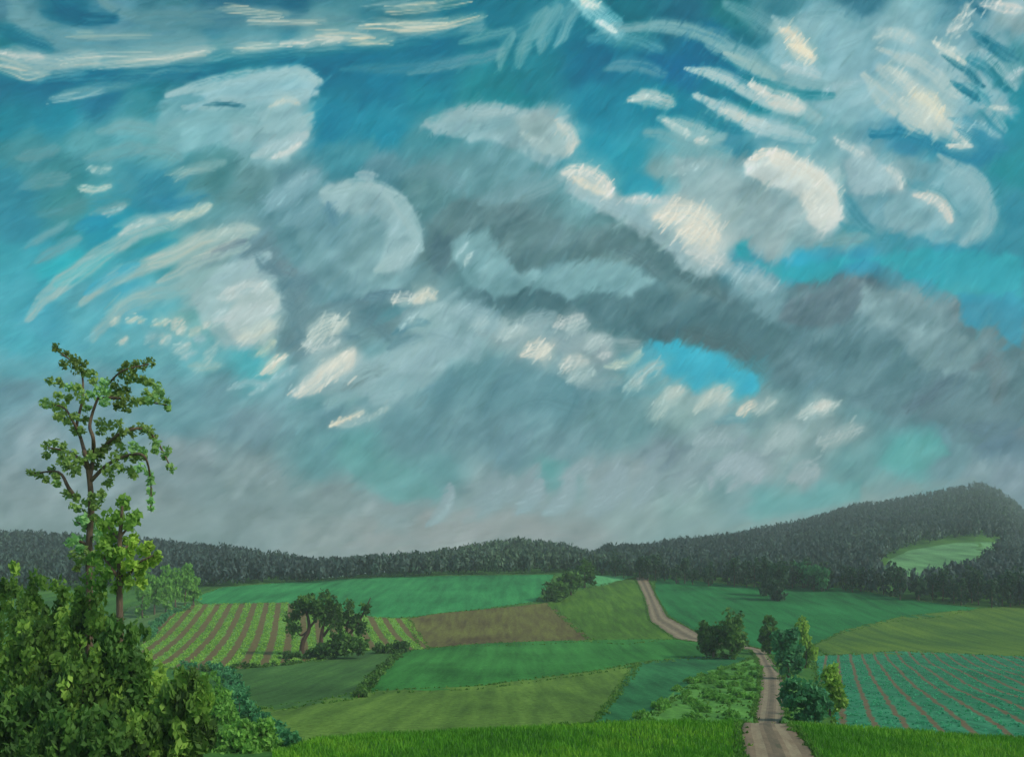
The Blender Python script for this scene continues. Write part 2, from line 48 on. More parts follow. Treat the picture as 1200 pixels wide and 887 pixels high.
SKY_BASE = [(-577,639,70,130,147),(-549,620,91,147,159),(-505,625,10,104,130),(-452,615,82,140,156),(-385,620,63,128,143),(-318,634,42,110,133),(-250,634,32,105,128),(-577,596,28,121,135),(-520,586,78,142,159),(-481,591,85,149,163),(-385,596,89,149,159),(-289,596,85,147,158),(-212,610,88,147,154),(-125,615,61,130,143),(-577,543,18,117,142),(-529,543,16,113,140),(-462,552,22,121,145),(-385,560,50,130,148),(-308,557,20,121,140),(-250,574,16,119,145),(-192,567,12,115,142),(-577,509,20,129,148),(-520,504,22,134,155),(-462,526,30,122,148),(-404,543,28,124,140),(-423,516,53,140,153),(-549,466,61,140,150),(-520,447,63,142,150),(-481,475,83,158,166),(-558,423,40,134,153),(-558,389,42,138,158),(-462,394,20,147,168),(-500,408,61,142,148),(-423,495,93,163,171),(-385,485,101,171,176),(-337,504,97,163,171),(-289,485,121,173,177),(-260,504,135,180,183),(-337,447,77,139,144),(-289,437,90,139,144),(-241,418,98,147,157),(-404,423,47,138,158),(-558,350,52,158,173),(-510,336,43,174,185),(-404,360,61,155,163),(-346,350,129,167,168),(-289,341,103,139,148),(-241,360,92,142,151),(-212,389,87,137,149),(-144,543,16,121,148),(-96,577,14,114,140),(-38,620,16,114,135),(19,543,22,124,140),(96,562,10,111,140),(135,610,18,114,130),(192,620,27,105,128),(183,562,10,111,148),(-192,495,20,129,155),(-144,495,26,137,160),(-96,533,24,131,150),(-38,533,28,134,145),(0,533,23,129,140),(96,514,20,131,155),(135,456,34,149,168),(96,475,34,149,170),(164,524,20,134,155),(154,427,36,154,175),(-173,456,63,142,156),(-144,442,88,142,154),(-96,485,67,142,153),(-38,504,106,161,167),(-48,437,96,147,154),(0,466,112,163,170),(38,495,135,174,178),(-96,418,90,139,144),(-173,408,133,172,177),(-125,379,103,147,154),(-154,350,120,161,166),(-77,360,83,121,127),(0,389,99,135,140),(38,374,95,133,138),(96,384,101,147,151),(96,365,97,132,134),(77,408,120,169,174),(-38,350,120,166,173),(48,331,110,153,160),(135,370,106,143,145),(250,620,23,114,125),(289,629,61,130,143),(346,610,108,163,174),(395,634,61,125,143),(433,620,120,169,176),(529,634,42,115,138),(568,620,144,177,181),(221,591,14,109,140),(241,543,18,124,145),(269,514,23,131,145),(308,552,97,156,167),(327,514,106,166,174),(385,543,133,176,187),(433,572,130,176,185),(481,552,116,166,177),(529,581,111,163,174),(549,562,38,129,140),(568,514,30,139,155),(212,475,106,163,170),(250,485,61,140,158),(289,485,87,155,169),(366,495,111,166,174),(395,485,102,159,172),(443,480,57,138,163),(481,471,61,145,163),(529,466,37,132,158),(568,447,28,139,150),(250,418,144,178,179),(289,398,144,172,174),(221,389,134,172,175),(289,365,132,162,163),(356,398,135,181,188),(385,447,144,182,185),(433,447,121,169,177),(404,408,88,149,163),(510,432,114,163,172),(539,398,87,155,166),(563,398,44,138,158),(173,447,125,171,175),(173,403,144,174,176),(212,370,180,195,192),(260,336,71,150,168),(327,341,44,165,190),(375,379,88,152,160),(385,341,47,150,176),(443,350,54,142,158),(481,331,47,155,178),(539,321,44,148,170),(568,350,44,138,156),(-558,302,62,162,178),(-558,254,64,165,180),(-529,273,66,162,180),(-481,283,78,165,178),(-558,225,84,159,171),(-558,196,96,143,155),(-481,302,85,165,177),(-433,302,73,168,186),(-404,302,92,170,179),(-433,254,93,169,179),(-395,254,102,169,177),(-366,273,106,166,167),(-337,302,134,174,175),(-298,307,144,178,181),(-298,264,134,174,175),(-289,230,77,171,179),(-346,225,93,169,177),(-481,177,104,144,155),(-529,139,126,154,163),(-529,81,123,144,150),(-481,100,121,144,150),(-385,177,95,147,156),(-337,196,99,148,158),(-366,119,121,144,150),(-404,62,117,136,141),(-289,158,102,141,151),(-289,100,117,142,146),(-491,52,113,134,140),(-241,312,99,137,146),(-212,307,92,139,149),(-250,254,102,138,145),(-241,196,108,157,165),(-192,177,100,149,158),(-202,81,115,138,142),(-212,129,85,144,150),(-173,129,82,150,152),(-289,42,111,132,138),(-212,23,124,138,141),(-154,33,140,148,150),(-135,62,127,146,151),(-96,42,144,150,152),(-38,47,147,152,154),(19,44,144,150,152),(77,38,134,144,147),(-173,283,84,129,139),(-135,273,101,142,150),(-154,244,114,162,168),(-96,273,134,172,175),(-115,235,137,173,179),(-67,254,130,170,175),(-38,293,123,163,171),(-125,196,113,158,165),(-173,216,149,180,184),(-77,206,90,140,150),(-38,225,95,146,153),(0,196,90,140,150),(48,187,87,138,148),(96,158,95,141,148),(-58,158,93,139,148),(0,139,93,137,148),(-115,148,87,137,146),(58,139,98,141,150),(135,158,102,149,154),(-125,100,85,148,152),(-87,100,90,151,156),(-38,86,126,154,159),(19,81,129,154,159),(48,105,90,153,155),(96,100,133,156,161),(144,100,131,154,159),(135,62,129,156,157),(192,62,126,162,161),(173,119,115,143,152),(-38,321,92,139,145),(0,307,78,119,126),(38,307,74,115,123),(96,312,90,137,144),(96,283,74,119,127),(154,302,78,122,129),(173,269,70,113,121),(135,254,87,129,134),(48,264,134,167,171),(87,244,136,161,164),(38,244,126,161,166),(0,264,144,174,176),(192,302,88,132,139),(231,293,72,109,117),(212,254,68,106,109),(250,264,70,109,117),(269,312,115,156,163),(289,293,101,142,150),(289,254,74,115,124),(308,225,79,120,129),(346,264,80,121,129),(327,312,91,129,137),(183,235,52,172,196),(221,230,53,172,194),(250,211,51,166,183),(154,244,72,165,183),(192,177,133,168,167),(231,187,133,167,169),(289,187,109,149,153),(385,307,89,116,126),(366,302,86,119,128),(433,283,117,154,159),(481,264,103,139,146),(423,244,81,127,135),(385,235,81,129,137),(443,216,86,138,145),(510,283,109,145,152),(529,235,101,128,133),(549,254,97,133,140),(500,206,93,126,134),(558,216,94,123,128),(481,187,92,123,131),(443,177,85,131,140),(385,187,92,139,145),(529,167,92,121,129),(568,167,96,123,134),(481,148,93,141,152),(549,139,87,125,142),(568,100,112,139,152),(231,148,124,156,159),(308,148,131,160,161),(346,148,120,152,154),(269,119,128,154,157),(192,100,126,154,159),(327,100,112,149,152),(250,71,106,151,155),(289,69,84,160,162),(346,76,85,160,162),(385,110,93,151,154),(443,124,84,166,166),(462,139,88,162,164),(500,119,102,147,156),(433,86,108,151,153),(529,105,114,145,154),(366,62,110,161,162),(404,71,126,162,161),(289,52,128,167,165),(192,38,118,152,154),(-577,4,111,132,136),(-385,4,109,132,136),(-192,4,128,140,143),(0,4,142,150,152),(192,4,118,150,152),(385,4,116,153,154),(577,4,112,139,150)]
SKY_POLY = [([(294,269),(313,312),(342,314),(361,300),(369,320),(385,327),(397,317),(414,320),(443,304),(472,302),(489,288),(493,269),(508,278),(529,262),(551,268),(564,254),(577,240),(577,158),(510,139),(462,167),(385,177),(327,206)],(88,128,137),0.69,4.23,7.7),([(390,317),(423,314),(467,304),(486,291),(491,269),(520,254),(525,216),(472,216),(433,264),(395,288)],(121,156,161),0.75,6.35,7.7),([(313,302),(346,307),(371,314),(385,325),(395,314),(393,291),(371,273),(327,269),(303,275)],(88,116,126),0.75,4.23,5.77),([(-53,317),(-19,302),(19,312),(58,302),(115,307),(173,312),(231,307),(279,288),(313,259),(298,225),(260,235),(212,249),(164,259),(115,273),(58,269),(0,273),(-34,291)],(75,117,125),0.75,5.29,11.55),([(-96,387),(-53,423),(-10,398),(38,381),(96,379),(154,384),(192,360),(226,331),(241,302),(192,300),(173,321),(135,346),(96,352),(48,341),(0,333),(-29,360),(-67,374),(-70,336),(-85,321),(-101,350)],(90,128,133),0.81,6.35,9.62),([(-85,381),(-69,374),(-68,350),(-77,326),(-89,333),(-94,360)],(76,114,124),0.75,4.23,4.81),([(-69,365),(-53,379),(-27,379),(-10,358),(10,331),(38,341),(87,350),(135,341),(164,321),(135,307),(96,307),(48,304),(19,314),(-10,304),(-38,312),(-60,331)],(124,170,175),0.75,4.23,5.77),([(-245,389),(-219,431),(-183,437),(-154,429),(-125,403),(-110,379),(-104,350),(-115,317),(-154,302),(-202,307),(-236,341)],(118,162,168),0.44,5.29,7.7),([(-219,413),(-207,431),(-173,432),(-142,425),(-115,398),(-104,374),(-106,350),(-127,333),(-154,331),(-144,360),(-140,384),(-154,398),(-183,397),(-202,398)],(145,180,184),0.75,4.23,4.81),([(-395,531),(-361,548),(-308,554),(-269,562),(-229,560),(-216,548),(-218,531),(-231,520),(-226,495),(-233,474),(-250,458),(-289,456),(-327,475),(-371,466),(-404,475),(-395,509)],(128,176,183),0.62,5.29,7.7),([(-361,531),(-318,547),(-269,560),(-231,560),(-217,548),(-218,531),(-241,522),(-265,516),(-289,526),(-325,522)],(145,188,195),0.81,3.18,4.81),([(-318,504),(-269,519),(-236,516),(-226,495),(-233,475),(-255,460),(-289,474),(-313,480)],(141,182,187),0.75,4.23,4.81),([(-104,497),(-58,516),(0,520),(38,516),(65,500),(73,480),(65,458),(38,450),(10,466),(-19,477),(-58,485),(-87,487)],(141,177,182),0.81,4.23,5.77),([(0,504),(29,514),(58,502),(71,480),(63,460),(38,466),(12,485)],(156,186,186),0.75,3.18,4.81),([(53,442),(87,450),(108,435),(120,420),(154,416),(192,410),(226,387),(241,360),(250,339),(221,326),(192,339),(168,360),(135,379),(96,403),(63,420)],(159,188,191),0.81,4.76,6.74),([(178,461),(217,466),(258,464),(294,470),(327,461),(351,447),(371,418),(373,394),(361,370),(332,355),(313,343),(279,350),(241,365),(207,384),(183,403),(188,432)],(144,174,177),0.69,5.29,6.74),([(260,458),(294,468),(325,460),(351,445),(371,416),(372,394),(351,374),(335,387),(327,408),(303,425),(279,435),(262,442)],(191,205,201),0.88,3.71,4.81),([(371,471),(395,480),(423,451),(462,456),(491,461),(520,442),(539,413),(539,387),(515,365),(472,370),(414,379),(385,403),(373,432)],(120,168,177),0.69,4.76,5.77),([(375,456),(395,474),(414,458),(438,442),(443,425),(414,420),(385,425)],(151,184,190),0.88,3.71,5.77),([(443,427),(467,422),(486,416),(499,398),(493,384),(462,377),(423,387),(419,408)],(135,178,185),0.75,4.23,4.81),([(252,364),(262,368),(271,348),(294,339),(322,339),(361,346),(395,350),(433,333),(481,312),(510,297),(544,300),(577,293),(577,350),(529,355),(462,360),(395,350),(346,317),(303,323),(279,339),(258,348)],(40,165,176),0.69,4.76,5.77),([(500,307),(577,307),(577,246),(563,256),(544,269),(525,266),(505,281)],(46,150,176),0.75,4.23,5.77),([(159,256),(192,254),(221,240),(245,230),(269,216),(281,196),(260,194),(231,204),(207,194),(192,211),(173,225)],(50,172,194),1,4.23,6.74),([(252,362),(264,360),(273,345),(262,345)],(34,151,162),0.88,2.12,1.92),([(-361,307),(-327,341),(-289,350),(-268,321),(-260,300),(-271,281),(-260,269),(-268,252),(-298,246),(-325,256),(-351,269)],(154,186,188),0.75,4.23,5.77),([(-308,307),(-271,317),(-260,300),(-277,285),(-264,269),(-271,252),(-303,252),(-325,269)],(175,195,192),0.69,3.18,4.81),([(-207,131),(-164,131),(-130,115),(-96,100),(-77,81),(-106,69),(-140,76),(-173,98)],(82,151,151),0.62,5.29,5.77),([(29,115),(63,119),(67,95),(38,81)],(85,155,157),0.62,4.23,3.85),([(258,64),(289,76),(346,83),(395,100),(395,71),(337,62),(279,50)],(80,161,161),0.62,4.76,4.81),([(414,115),(443,148),(472,153),(493,129),(462,110)],(80,169,165),0.62,6.35,5.77),([(-188,225),(-135,243),(-96,269),(-67,288),(-24,278),(-38,254),(-67,235),(-96,206),(-125,187),(-164,177),(-212,177),(-221,201)],(141,177,182),0.62,5.29,7.7),([(294,605),(337,625),(395,615),(443,629),(500,610),(529,581),(558,533),(568,504),(510,514),(510,480),(462,495),(423,514),(385,495),(337,514),(318,552),(279,581)],(132,178,186),0.75,6.35,9.62)]
SKY_LOW = [([(-566,644),(-556,620),(-534,603),(-491,593),(-433,591),(-356,589)],26.18,(101,155,164),0.84,0.72),([(-470,647),(-448,629),(-409,618),(-346,620),(-260,616),(-173,610)],18.48,(97,149,157),0.72,0.72),([(-520,643),(-491,622),(-452,618)],18.48,(12,105,132),0.84,0.72),([(-587,612),(-568,603),(-549,593),(-520,583)],13.86,(20,117,140),0.72,0.72),([(-587,583),(-558,574),(-520,570),(-452,574),(-356,579),(-260,586),(-164,597),(-38,610)],20.02,(135,177,179),0.54,0.72),([(-587,576),(-558,572),(-520,564),(-472,570)],23.1,(152,184,184),0.72,0.63),([(-520,528),(-472,540),(-423,551),(-356,562)],12.32,(97,157,166),0.84,0.81),([(-558,543),(-481,551),(-404,556),(-327,560)],15.4,(16,115,142),0.66,0.72),([(-346,564),(-260,576),(-173,583),(-96,593)],12.32,(16,117,140),0.6,0.81),([(-115,557),(-77,564),(-38,574),(-10,581)],10.78,(97,156,167),0.72,0.72),([(-58,591),(-29,599),(-2,603)],10.78,(97,161,167),0.72,0.72),([(-14,560),(-10,581),(2,599)],7.7,(107,166,170),0.78,0.63),([(7,562),(12,583),(24,603),(38,629)],10.78,(107,166,170),0.72,0.63),([(31,581),(38,601),(53,629)],12.32,(109,169,176),0.78,0.63),([(48,586),(60,605),(69,628),(77,644)],10.78,(116,174,181),0.78,0.63),([(-192,560),(-144,562),(-96,566),(-53,572)],10.78,(73,143,159),0.6,0.81),([(0,601),(38,620),(77,639),(96,644)],21.56,(102,166,174),0.48,0.81),([(69,639),(87,631),(106,615),(117,603)],18.48,(132,197,205),0.9,0.54),([(87,596),(125,599),(168,586)],16.94,(107,171,182),0.6,0.81),([(104,562),(135,566),(171,556)],12.32,(97,156,170),0.72,0.72),([(133,526),(154,529),(181,524)],12.32,(140,182,185),1,0.54),([(168,504),(192,495),(236,485)],15.4,(140,184,187),0.84,0.63),([(152,490),(192,480),(241,466)],16.94,(124,174,179),0.72,0.72),([(115,608),(173,610),(221,599),(260,579),(298,554),(346,543)],15.4,(102,159,167),0.78,0.72),([(221,586),(255,576),(289,554),(337,541),(385,538)],21.56,(135,180,185),0.66,0.72),([(202,562),(241,551),(279,533),(318,519),(346,504)],13.86,(145,186,190),0.9,0.63),([(207,531),(241,516),(279,500),(327,490)],13.86,(140,184,189),0.84,0.63),([(241,634),(279,615),(318,596),(346,570)],21.56,(121,172,178),0.66,0.81),([(188,601),(231,567),(279,543)],9.24,(12,109,142),0.48,0.81),([(260,554),(289,543),(327,531),(361,531)],9.24,(28,134,148),0.72,0.72),([(183,524),(241,495),(289,495)],10.78,(22,131,152),0.6,0.81),([(414,605),(452,591),(491,564),(520,548)],15.4,(155,190,194),0.6,0.72),([(414,562),(443,538),(472,509),(510,485)],24.64,(177,197,194),0.72,0.72),([(457,543),(491,524),(529,500)],15.4,(135,177,185),0.6,0.72),([(520,625),(553,591),(573,548)],13.86,(135,177,185),0.6,0.72),([(500,581),(529,557),(553,519),(568,514)],13.86,(136,178,187),0.6,0.72),([(518,603),(544,586),(568,572)],10.78,(32,124,145),0.72,0.63),([(510,574),(534,562),(556,538)],10.78,(28,129,148),0.66,0.63),([(500,543),(520,535),(537,522)],9.24,(28,134,152),0.78,0.54),([(404,490),(443,487),(491,471),(529,466)],13.86,(50,140,163),0.78,0.72),([(493,506),(520,495),(549,483)],9.24,(47,140,166),0.6,0.72),([(443,435),(467,425),(486,420),(502,398)],9.24,(82,151,164),0.72,0.63),([(529,447),(558,408),(553,360)],18.48,(44,140,158),0.36,0.81),([(371,423),(385,398),(404,381)],13.86,(67,145,161),0.72,0.63),([(371,387),(395,372),(433,365)],12.32,(62,148,163),0.6,0.72),([(-558,461),(-534,464),(-515,471)],12.32,(102,156,162),0.6,0.72),([(-553,427),(-529,435),(-502,439)],13.86,(108,160,165),0.66,0.72),([(-481,461),(-443,468),(-419,474)],13.86,(114,167,171),0.6,0.72),([(-534,398),(-510,400),(-481,408),(-433,410)],12.32,(83,145,151),0.6,0.81),([(-476,397),(-452,402),(-438,408)],9.24,(108,162,167),0.72,0.72),([(-491,381),(-472,387),(-454,393)],12.32,(22,145,172),0.72,0.72),([(-462,432),(-443,437),(-433,427),(-467,418)],15.4,(83,151,160),0.48,0.81),([(-549,360),(-525,374),(-502,387)],7.7,(107,166,174),0.72,0.72),([(-537,343),(-515,355),(-489,370)],10.78,(109,166,174),0.72,0.72),([(-547,278),(-529,302),(-500,326),(-462,352),(-423,377),(-375,394),(-346,405)],13.86,(143,184,184),0.9,0.54),([(-448,384),(-414,391),(-380,394)],10.78,(135,180,183),0.6,0.72),([(-486,297),(-462,317),(-433,333),(-385,350),(-346,365),(-308,377)],13.86,(147,184,182),0.84,0.54),([(-472,259),(-452,278),(-419,302),(-375,317),(-327,333)],16.94,(145,182,182),0.72,0.72),([(-443,333),(-414,355),(-380,365)],9.24,(47,155,173),0.72,0.63),([(-515,317),(-486,331),(-452,350)],10.78,(46,177,188),0.54,0.72),([(-481,307),(-452,326),(-423,341)],9.24,(58,172,198),0.6,0.72),([(-390,442),(-356,449),(-325,456)],9.24,(125,172,173),0.6,0.72),([(-404,413),(-371,408),(-342,416)],12.32,(44,138,163),0.6,0.72),([(-346,413),(-313,418),(-289,425)],13.86,(87,137,141),0.48,0.81),([(-366,362),(-337,372),(-289,379)],10.78,(159,188,184),0.6,0.72),([(-351,341),(-332,352),(-298,365)],10.78,(114,150,158),0.72,0.72),([(-303,350),(-289,360),(-269,350),(-260,336)],16.94,(98,136,146),0.66,0.72),([(-298,321),(-260,336),(-245,331)],12.32,(105,132,141),0.6,0.72),([(-265,235),(-260,259),(-255,278)],15.4,(100,138,145),0.6,0.72),([(-260,317),(-245,302),(-241,278)],18.48,(100,136,144),0.48,0.81),([(-173,300),(-144,307),(-115,307)],9.24,(83,125,139),0.72,0.72),([(-241,278),(-202,291),(-164,295)],10.78,(97,133,142),0.66,0.72),([(-197,240),(-164,262),(-130,273)],18.48,(98,136,142),0.6,0.81),([(-135,262),(-115,275),(-96,275)],7.7,(80,137,151),0.72,0.72),([(-140,246),(-120,254),(-101,256)],9.24,(89,135,147),0.72,0.72),([(-154,275),(-135,288),(-114,297)],10.78,(84,147,157),0.6,0.72),([(-191,201),(-173,216),(-144,225)],12.32,(109,144,148),0.96,0.54),([(-260,240),(-241,254),(-212,259),(-173,259)],6.16,(88,130,142),0.6,0.72),([(-250,177),(-212,187),(-164,189)],12.32,(88,147,151),0.48,0.81),([(-96,182),(-58,206),(-19,230)],15.4,(85,135,145),0.48,0.81),([(-38,264),(0,259),(38,269),(87,259)],15.4,(135,164,168),0.48,0.81),([(38,254),(67,244),(96,235),(125,225)],18.48,(129,157,162),0.6,0.81),([(115,216),(144,206),(173,211)],12.32,(115,152,154),0.6,0.81),([(192,269),(221,259),(250,249),(279,225)],21.56,(70,106,112),0.6,0.81),([(385,187),(433,201),(481,216)],15.4,(81,122,133),0.42,0.81),([(443,179),(472,196),(510,216)],13.86,(76,110,124),0.6,0.72),([(510,160),(539,153),(568,158)],13.86,(79,115,131),0.6,0.72),([(520,225),(544,230),(549,187)],18.48,(102,122,129),0.48,0.81),([(-96,47),(-77,64),(-69,90)],10.78,(137,164,172),0.84,0.54),([(-53,50),(-29,71),(-19,100)],15.4,(129,156,164),0.6,0.72),([(-5,76),(10,90),(27,112)],13.86,(133,158,166),0.72,0.72),([(10,62),(24,71),(31,86)],12.32,(129,154,162),0.72,0.63),([(43,62),(58,76),(65,95)],15.4,(133,158,166),0.72,0.63),([(58,100),(82,115),(87,119)],12.32,(132,156,162),0.72,0.72),([(96,62),(111,81),(120,105)],18.48,(131,156,164),0.72,0.63),([(140,71),(149,90),(154,105)],18.48,(127,154,160),0.6,0.72),([(-154,38),(-125,62),(-96,71)],13.86,(126,150,156),0.48,0.81),([(-192,23),(-115,35),(-19,45),(48,44)],9.24,(143,147,149),0.54,0.81),([(-164,13),(-77,28),(0,38),(77,33)],6.16,(144,145,147),0.48,0.81),([(192,33),(289,50),(385,69),(462,89),(520,98)],9.24,(126,154,154),0.48,0.81),([(212,153),(241,158),(284,160)],6.16,(111,143,149),0.48,0.81),([(164,124),(212,134),(269,143)],7.7,(111,138,147),0.48,0.81),([(173,100),(231,115),(308,129)],7.7,(115,140,149),0.48,0.81),([(231,163),(250,167),(269,169)],9.24,(86,151,162),0.6,0.72),([(-467,490),(-433,497),(-380,485)],13.86,(114,170,175),0.72,0.72),([(-423,466),(-399,470),(-375,460)],12.32,(112,164,169),0.66,0.72),([(-390,531),(-346,543),(-289,554),(-245,558),(-219,547)],12.32,(145,188,193),0.9,0.63),([(-371,518),(-298,524),(-231,533)],10.78,(145,186,191),0.84,0.63),([(-348,520),(-325,521),(-302,519)],4,(59,128,144),0.9,0.63),([(-284,493),(-250,500),(-229,508)],13.86,(147,188,192),0.84,0.63),([(-294,464),(-260,471),(-235,485)],12.32,(158,189,191),0.84,0.63),([(-385,500),(-337,509),(-289,504)],13.86,(124,174,179),0.6,0.72),([(-399,320),(-351,346),(-298,362)],9.24,(158,187,184),0.84,0.63),([(-339,356),(-318,362),(-300,368)],5.39,(104,136,148),0.9,0.54),([(-339,321),(-308,336),(-277,350)],13.86,(155,188,192),0.84,0.63),([(-277,403),(-250,423),(-223,442)],16.94,(126,170,179),0.72,0.72),([(-260,387),(-231,398),(-219,413)],13.86,(120,166,175),0.6,0.72),([(-214,422),(-173,431),(-140,422),(-115,393),(-105,358)],10.78,(147,184,187),0.96,0.54),([(-154,335),(-133,345),(-114,358)],12.32,(152,186,187),0.84,0.63),([(-208,410),(-200,387)],9.24,(91,141,157),0.72,0.72),([(-175,443),(-154,441)],7.7,(141,178,184),0.84,0.54),([(-98,501),(-53,512),(0,516)],10.78,(137,177,181),0.84,0.63),([(-67,485),(-29,497),(0,504)],10.78,(124,170,177),0.72,0.72),([(346,579),(371,589),(397,601)],13.86,(132,178,186),0.72,0.72),([(385,522),(419,538),(445,552)],16.94,(147,188,194),0.72,0.72),([(414,583),(467,562),(502,531)],10.78,(173,198,197),0.9,0.63),([(397,554),(433,516),(474,483)],15.4,(177,200,197),0.84,0.63),([(500,551),(537,516),(556,493)],9.24,(137,180,188),0.9,0.63),([(529,583),(551,562),(568,539)],9.24,(141,183,190),0.84,0.63),([(472,514),(493,497),(514,479)],9.24,(183,203,199),0.9,0.54),([(485,577),(512,560),(531,541)],6.16,(32,121,140),0.96,0.54),([(495,547),(512,537),(527,526)],5.54,(22,123,144),0.96,0.54),([(531,597),(551,576)],5.54,(32,121,140),0.84,0.54),([(404,485),(443,487),(481,472),(512,460)],9.24,(42,135,160),0.9,0.63),([(500,495),(529,477),(558,471)],7.7,(48,140,163),0.84,0.63),([(481,464),(527,435),(539,391),(512,364)],12.32,(134,179,186),0.84,0.63),([(346,363),(371,368),(399,373)],9.24,(112,163,169),0.84,0.63),([(196,562),(241,548),(289,522),(327,512)],9.24,(155,192,195),1,0.54),([(205,531),(241,514),(284,493),(337,481)],10.01,(151,190,194),1,0.54),([(115,604),(168,609),(221,597),(258,576),(294,551)],9.24,(114,168,175),0.84,0.63),([(239,579),(269,566),(294,551)],9.24,(145,184,184),0.84,0.63),([(294,620),(313,603),(332,579)],12.32,(145,186,191),0.72,0.72),([(327,620),(361,625),(395,612)],13.86,(114,166,175),0.72,0.72),([(-260,300),(-245,291),(-239,266)],15.4,(96,136,146),0.72,0.72),([(-289,350),(-260,321),(-231,321)],15.4,(94,136,148),0.6,0.72),([(231,112),(260,119),(275,100)],13.86,(142,168,174),0.84,0.63),([(6,60),(21,76),(31,94)],12.32,(131,160,168),0.96,0.54),([(38,60),(58,73),(67,94)],13.86,(135,162,170),0.96,0.54),([(87,64),(112,83),(123,108)],16.94,(134,160,167),0.84,0.54),([(137,69),(150,87),(156,104)],15.4,(131,158,164),0.84,0.63),([(0,179),(38,187),(77,177)],13.86,(85,135,145),0.48,0.81),([(-53,187),(-38,211),(-10,230)],15.4,(91,141,151),0.48,0.81),([(-192,214),(-144,229),(-96,252)],18.48,(145,181,185),0.78,0.72),([(-125,223),(-96,237),(-72,256)],16.94,(143,179,185),0.72,0.72),([(-212,185),(-178,194),(-149,204)],9.24,(135,174,178),0.72,0.72),([(-67,291),(-27,279),(-8,258)],13.86,(143,178,184),0.78,0.72),([(-156,187),(-130,194),(-108,206)],10.78,(135,174,179),0.72,0.72),([(-96,262),(-58,252),(-38,235)],15.4,(133,170,177),0.6,0.72),([(-4,266),(19,277),(46,283)],13.86,(146,176,180),0.78,0.63),([(29,256),(63,252),(96,256)],13.86,(144,170,174),0.72,0.72),([(87,243),(115,249),(140,249)],13.86,(144,172,174),0.72,0.72),([(53,216),(87,208),(120,210)],12.32,(135,166,169),0.66,0.72),([(-183,281),(-154,273),(-140,256)],10.78,(92,134,144),0.66,0.72),([(-325,312),(-298,321),(-271,323)],13.86,(156,188,191),0.78,0.63),([(-289,246),(-308,250),(-332,252)],9.24,(145,182,184),0.72,0.72),([(87,416),(115,408),(154,387)],12.32,(145,180,186),0.72,0.72),([(212,350),(241,339),(269,312)],12.32,(135,170,176),0.72,0.72),([(111,360),(140,350),(168,326)],12.32,(84,120,126),0.6,0.72),([(183,333),(212,317),(236,302)],10.78,(80,116,122),0.6,0.72),([(0,416),(29,425),(53,435)],13.86,(133,172,177),0.6,0.72),([(-38,410),(0,423),(29,442)],13.86,(120,164,171),0.6,0.72),([(-125,442),(-96,447),(-58,432)],15.4,(104,148,156),0.54,0.81)]
